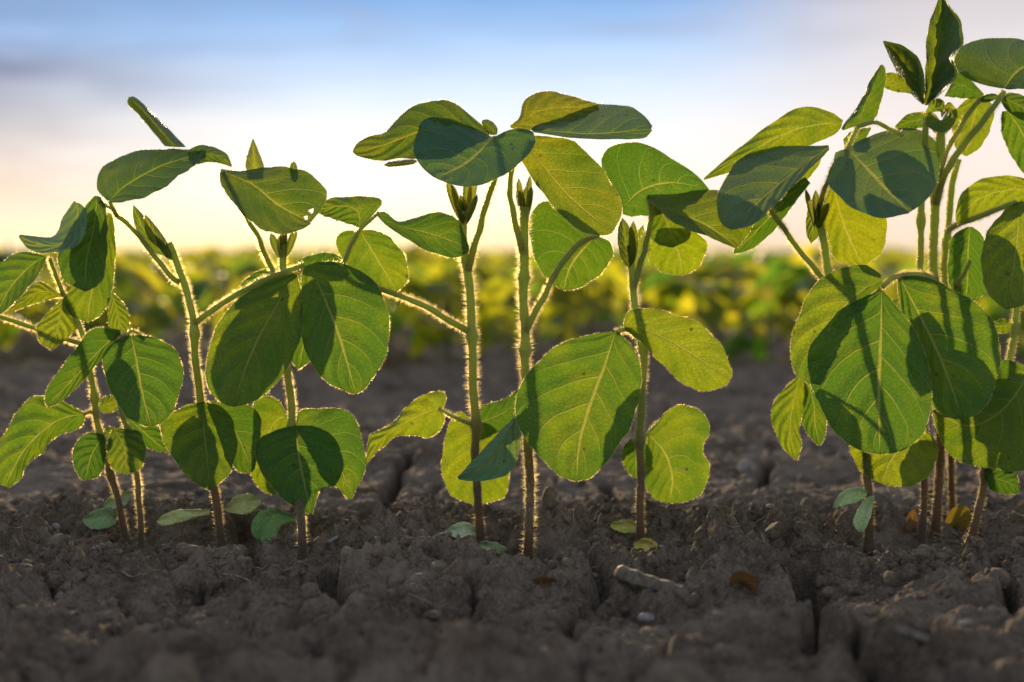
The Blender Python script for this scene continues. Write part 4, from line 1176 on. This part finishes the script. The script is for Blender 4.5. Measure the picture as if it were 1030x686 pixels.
def twig(name, pa, pb, r0, r1, label, cat, mat=M_TWIG, bend=0.0, seed=3):
    a, b = ground_pt(*pa), ground_pt(*pb)
    rs = random.Random(seed)
    n, sides = 14, 10
    c = []
    for i in range(n):
        u = i / (n - 1)
        q = a.lerp(b, u)
        q.z = max(q.z, a.z * (1 - u) + b.z * u) + r0 * .5 + bend * math.sin(math.pi * u)
        c.append(q[:])
    c = np.array(c)
    t, nn, bb = frames(c)
    verts, faces = [], []
    for i in range(n):
        u = i / (n - 1)
        r = (r0 * (1 - u) + r1 * u) * (1 + .12 * math.sin(i * 2.1) + rs.uniform(-.06, .06))
        if i in (0, n - 1):
            r *= .75
        for kx in range(sides):
            an = 2 * math.pi * kx / sides
            rr = r * (1 + .16 * math.sin(3 * an + 1) + rs.uniform(-.09, .09))
            push = rs.uniform(-.5, .5) * r if i in (0, n - 1) else 0
            verts.append(c[i] + rr * (math.cos(an) * nn[i] + .8 * math.sin(an) * bb[i]) + t[i] * push)
    for i in range(n - 1):
        for kx in range(sides):
            faces.append((i * sides + kx, i * sides + (kx + 1) % sides, (i + 1) * sides + (kx + 1) % sides, (i + 1) * sides + kx))
    faces.append(tuple(range(sides - 1, -1, -1)))
    faces.append(tuple(range((n - 1) * sides, n * sides)))
    return tag(mesh_obj(name, verts, faces, [mat]), label, cat)


twig('broken_stick', (622, 584), (692, 606), 0.0032, 0.0026, 'thick grey broken stick lying on the soil in the foreground', 'stick')
twig('broken_stick', (900, 637), (934, 655), 0.0016, 0.0011, 'short pale broken twig on the blurred soil at lower right', 'stick', seed=5)
twig('straw', (224, 580), (256, 591), 0.00035, 0.0003, 'thin pale straw on soil below the arching plant', 'straw', M_STRAW, .001, 6)
twig('straw', (884, 622), (910, 616), 0.0003, 0.0003, 'thin pale straw above the short twig at lower right', 'straw', M_STRAW, .001, 7)
twig('straw', (328, 550), (340, 543), 0.0009, 0.0006, 'whitish root chip beside the dark hole right of the torn leaf', 'root', M_PEBBLE, 0, 8)
twig('straw', (430, 552), (447, 537), 0.0008, 0.0005, 'pale dry root leaning on a whitish cotyledon', 'root', M_PEBBLE, 0.001, 9)


def pebble(px, py, rx, ry, rz, label, mat=M_PEBBLE, seed=1, cat='stone', name='pebble'):
    g = ground_pt(px, py)
    rs = np.random.default_rng(seed)
    v, f = ico(3)
    d = 1 + 0.10 * perlin(v[:, 0] * 1.6 + seed, v[:, 1] * 1.6 + v[:, 2]) + 0.05 * perlin(v[:, 0] * 4 + seed, v[:, 2] * 4 + v[:, 1])
    q = v * d[:, None] * np.array([rx, ry, rz]) / PXM
    return tag(mesh_obj(name, q + np.array(g) + np.array([0, 0, rz * .35 / PXM]), f, [mat]), label, cat)


pebble(650, 624, 7, 6, 4.5, 'small oval grey pebble below the grey broken stick', seed=2)
pebble(751, 474, 11, 12, 12, 'pale grey clod standing at the edge of a soil crack', M_CLODP, 5, 'clod', 'clod')
pebble(56, 533, 5, 4, 4, 'tiny pale pebble on soil left of the leftmost plant', seed=7)
pebble(971, 629, 6, 3, 2, 'small white stone chip on soil at lower right', seed=8)
pebble(775, 513, 5, 4, 3, 'tiny pale pebble on the soil between two plants right of centre', seed=9)


# ------------------------------------------------------------------ the field behind
def leaf_fan(verts, faces, cols, base, direction, length, width, up, tone, droop=0.25, n=5):
    """a simple curved leaf blade: n x 2 quads"""
    d = direction.normalized()
    side = d.cross(up).normalized()
    nrm = side.cross(d).normalized()
    s = len(verts)
    for i in range(n + 1):
        u = i / n
        w = width * (max(0.0, u ** .55 * (1 - u) ** .55) * 1.9 if 0 < u < 1 else 0.02)
        c = base + d * length * u - Vector((0, 0, 1)) * droop * length * u * u
        for v in (-1, 0, 1):
            verts.append(c + side * v * w * .5 + nrm * (abs(v) * w * .12))
            cols.append((tone, tone, tone, 1))
    for i in range(n):
        for j in range(2):
            a = s + i * 3 + j
            faces.append((a, a + 1, a + 4, a + 3))


def field_foliage(rs, h, nleaf, spread):
    verts, faces, cols = [], [], []
    for i in range(nleaf):
        u = rs.uniform(.22, 1.0)
        a = rs.uniform(0, 6.283)
        z = h * (u if i > 3 else rs.uniform(.85, 1.0))
        pet = spread * rs.uniform(.25, 1.0) * (1.1 - .45 * u)
        d = Vector((math.cos(a), math.sin(a), rs.uniform(-.1, .5)))
        b = Vector((0, 0, z * .85)) + d * pet
        tone0 = min(1, max(0, rs.gauss(.62, .33) + .16 * (u - .5)))
        for kx in (-1, 0, 1):
            a2 = a + kx * rs.uniform(.9, 1.4)
            dd = Vector((math.cos(a2), math.sin(a2), rs.uniform(-.6, .25)))
            L = rs.uniform(.034, .058)
            up = Vector((rs.gauss(0, .5), rs.gauss(0, .5), 1))
            leaf_fan(verts, faces, cols, b, dd, L, L * rs.uniform(.6, .75), up, min(1, max(0, tone0 + rs.gauss(0, .08))), rs.uniform(.05, .5))
    return verts, faces, cols


def field_stem(h):
    verts, faces = [], []
    for i in range(5):
        u = i / 4
        for kx in range(5):
            a = 2 * math.pi * kx / 5
            r = .0024 * (1 - .4 * u)
            verts.append((r * math.cos(a) + .004 * math.sin(u * 4), r * math.sin(a), h * u * .95))
    for i in range(4):
        for kx in range(5):
            faces.append((i * 5 + kx, i * 5 + (kx + 1) % 5, (i + 1) * 5 + (kx + 1) % 5, (i + 1) * 5 + kx))
    return verts, faces


M_FSTEM = plain_material('field_stem', (0.09, 0.10, 0.04), (0.13, 0.12, 0.05), 90, .6)
protos = []
for i in range(8):
    rs = random.Random(100 + i)
    h = 0.108 + 0.006 * (i % 4)
    v, f, c = field_foliage(rs, h, 8, 0.045)
    me_f = mesh_obj('foliage', v, f, [M_FIELD], None, None, cols=c)
    v, f = field_stem(h)
    me_s = mesh_obj('stem', v, f, [M_FSTEM])
    protos.append((me_f.data, me_s.data))
    bpy.data.objects.remove(me_f); bpy.data.objects.remove(me_s)

rs = random.Random(5)
count = 0
row = 2.02
while count < 290:
    half = 0.33 * row + 0.12
    x = -half + rs.uniform(0, .08)
    while x < half and count < 290:
        yy = row + rs.gauss(0, .05)
        fm, sm = protos[rs.randrange(8)]
        first = row < 2.1
        t = thing('soybean_plant', 'blurred young soybean plant in the first row behind the bare soil' if first else 'blurred soybean plant in the green rows beyond the first field row', 'plant',
                  (x, yy, float(soil_h(x, yy)[0]) - .002), 'soybean plants of the first row behind' if first else 'soybean plants in the field rows behind')
        t.rotation_euler = (0, 0, rs.uniform(0, 6.28))
        sc = rs.uniform(.88, 1.2) * (1 + .03 * (row - 2.4))
        t.scale = (sc, sc, sc)
        link(bpy.data.objects.new('stem', sm), t)
        link(bpy.data.objects.new('foliage', fm), t)
        count += 1
        x += rs.uniform(.055, .125) * (1 + .03 * (row - 2.4))
    row += .36
END_ROW = row

verts, faces, cols = [], [], []
rs = random.Random(9)
row = END_ROW
while row < 140:
    half = 0.36 * row + 2.0
    size = max(1.0, row / 16.0)
    n = int(2 * half / (.07 * size))
    for _ in range(n):
        x = rs.uniform(-half, half)
        yy = row + rs.gauss(0, .1 * size)
        h = rs.uniform(.105, .148) + (.03 * size * rs.random() ** 2 if row > 12 else .02 * rs.random() ** 2)
        for kx in range(4):
            a = rs.uniform(0, 6.283)
            b = Vector((x + rs.gauss(0, .04) * size, yy + rs.gauss(0, .04) * size, h * rs.uniform(.35, 1.0)))
            d = Vector((math.cos(a), math.sin(a), rs.uniform(-.5, .4)))
            leaf_fan(verts, faces, cols, b, d, .05 * size, .035 * size, Vector((rs.gauss(0, .5), rs.gauss(0, .5), 1)), min(1, max(0, rs.gauss(.64, .22))), .2, n=3)
    row += .45 * size
# the same rows continue outside the view on both sides
o = mesh_obj('field_crop', verts, faces, [M_FIELD], cols=cols)
tag(o, 'far rows of low green and yellow crop reaching the horizon', 'crop field', kind='stuff')


# ------------------------------------------------------------------ light and sky
SUN_EL, SUN_AZ = 8.5, -9.0        # degrees; azimuth from the view direction, negative = left
az, el = math.radians(SUN_AZ), math.radians(SUN_EL)
sd = Vector((math.sin(az) * math.cos(el), math.cos(az) * math.cos(el), math.sin(el)))
sun = bpy.data.lights.new('sun', 'SUN')
sun.energy = 3.2
sun.angle = math.radians(1.1)
sun.color = (1.0, 0.74, 0.42)
so = bpy.data.objects.new('sun', sun)
so.rotation_euler = sd.to_track_quat('Z', 'Y').to_euler()
so.location = (0, 3, 3)
link(so)

w = bpy.data.worlds.new('World')
scene.world = w
w.use_nodes = True
nt = w.node_tree
nt.nodes.clear()
k = NT(nt)
sky = k.n('ShaderNodeTexSky', sky_type='NISHITA')
sky.sun_disc = False
sky.sun_elevation = el
sky.sun_rotation = az
sky.altitude = 100
bg1 = k.n('ShaderNodeBackground')
nt.links.new(sky.outputs[0], bg1.inputs[0])
bg1.inputs[1].default_value = 0.15
# thin high cloud and evening haze over the lower sky, by direction
tc = k.n('ShaderNodeTexCoord').outputs['Generated']
sp = k.n('ShaderNodeSeparateXYZ'); nt.links.new(tc, sp.inputs[0])
Xd, Yd, Zd = sp.outputs
mp = k.n('ShaderNodeMapping'); nt.links.new(tc, mp.inputs[0])
mp.inputs['Scale'].default_value = (5, 5, 34)
cn = k.noise(1.3, mp.outputs[0], 5, .55).outputs[0]
zz = k.math('ADD', Zd, k.math('MULTIPLY_ADD', cn, 0.03, -0.015))
grad = k.ramp(zz, [(0.0, (0.58, 0.43, 0.29)), (0.02, (0.60, 0.50, 0.39)), (0.045, (0.62, 0.58, 0.53)), (0.066, (0.61, 0.60, 0.60)), (0.093, (0.50, 0.56, 0.64)),
                   (0.121, (0.29, 0.41, 0.60)), (0.150, (0.135, 0.265, 0.49)), (0.24, (0.42, 0.48, 0.60)), (0.5, (0.62, 0.60, 0.63)), (1.0, (0.50, 0.52, 0.60))])
# brighter, golden towards the sun
dx_ = k.math('SUBTRACT', Xd, math.sin(az))
gl = k.math('MULTIPLY', k.math('POWER', 2.718, k.math('MULTIPLY', k.math('MULTIPLY', dx_, dx_), -26.0)), k.math('SUBTRACT', 1.0, k.smooth(Zd, 0.03, 0.095)))
gl = k.math('MULTIPLY', gl, k.smooth(Yd, 0.0, 0.5))
grad = k.mix(k.math('MULTIPLY', gl, 0.95), grad, k.ramp(Zd, [(0.0, (0.98, 0.68, 0.33)), (0.016, (0.92, 0.72, 0.46)), (0.035, (0.78, 0.72, 0.62)), (0.06, (0.70, 0.68, 0.65))]))
# grey-violet bank on the left, pinkish veil on the right
lm = k.math('MULTIPLY', k.smooth(k.math('MULTIPLY', Xd, -1.0), 0.09, 0.30), k.smooth(Zd, 0.0, 0.05))
lm = k.math('MULTIPLY', lm, k.math('SUBTRACT', 1.0, k.smooth(Zd, 0.13, 0.20)))
lm = k.math('MULTIPLY', lm, k.math('MULTIPLY_ADD', k.smooth(cn, 0.30, 0.62), 0.55, 0.45))
veil = k.ramp(zz, [(0.0, (0.52, 0.37, 0.28)), (0.03, (0.60, 0.43, 0.29)), (0.05, (0.52, 0.42, 0.36)), (0.075, (0.38, 0.36, 0.37)), (0.092, (0.25, 0.26, 0.32)), (0.106, (0.17, 0.185, 0.26)), (0.119, (0.15, 0.23, 0.39)), (0.145, (0.16, 0.235, 0.37))])
grad = k.mix(k.math('MULTIPLY', lm, 1.0), grad, veil)
rm = k.smooth(Xd, 0.06, 0.24)
rv = k.ramp(zz, [(0.0, (0.62, 0.48, 0.37)), (0.06, (0.60, 0.52, 0.48)), (0.12, (0.52, 0.46, 0.44)), (0.16, (0.42, 0.36, 0.34)), (0.3, (0.46, 0.46, 0.5))])
grad = k.mix(k.math('MULTIPLY', rm, .85), grad, rv)
cl = k.math('MULTIPLY', k.smooth(cn, .5, .72), k.smooth(Zd, .1, .15))
grad = k.mix(k.math('MULTIPLY', cl, .6), grad, (0.30, 0.28, 0.30, 1))
bg2 = k.n('ShaderNodeBackground')
nt.links.new(grad, bg2.inputs[0])
bg2.inputs[1].default_value = 1.0
front = k.smooth(Yd, -0.2, 0.5)
fac = k.math('MULTIPLY', k.math('MULTIPLY_ADD', front, 0.35, 0.65), k.math('SUBTRACT', 1.0, k.smooth(Zd, 0.35, 1.0)))
mx = k.n('ShaderNodeMixShader')
nt.links.new(fac, mx.inputs[0])
nt.links.new(bg1.outputs[0], mx.inputs[1]); nt.links.new(bg2.outputs[0], mx.inputs[2])
ow = k.n('ShaderNodeOutputWorld'); nt.links.new(mx.outputs[0], ow.inputs[0])

# ------------------------------------------------------------------ camera object and render settings
cam = bpy.data.cameras.new('camera')
cam.lens = 60
cam.sensor_width = 36
cam.sensor_fit = 'HORIZONTAL'
cam.clip_start = 0.02
cam.clip_end = 3000
cam.dof.use_dof = True
cam.dof.focus_distance = 0.728
cam.dof.aperture_fstop = 7.6
co = bpy.data.objects.new('camera', cam)
co.location = (0, 0, H)
co.rotation_euler = (math.pi / 2 - PITCH, 0, 0)
link(co)
scene.camera = co

vs = scene.view_settings
vs.view_transform = 'Standard'
vs.look = 'None'
vs.exposure = 0.76
vs.gamma = 1.0
scene.cycles.max_bounces = 8
scene.cycles.transmission_bounces = 6
scene.cycles.use_denoising = True
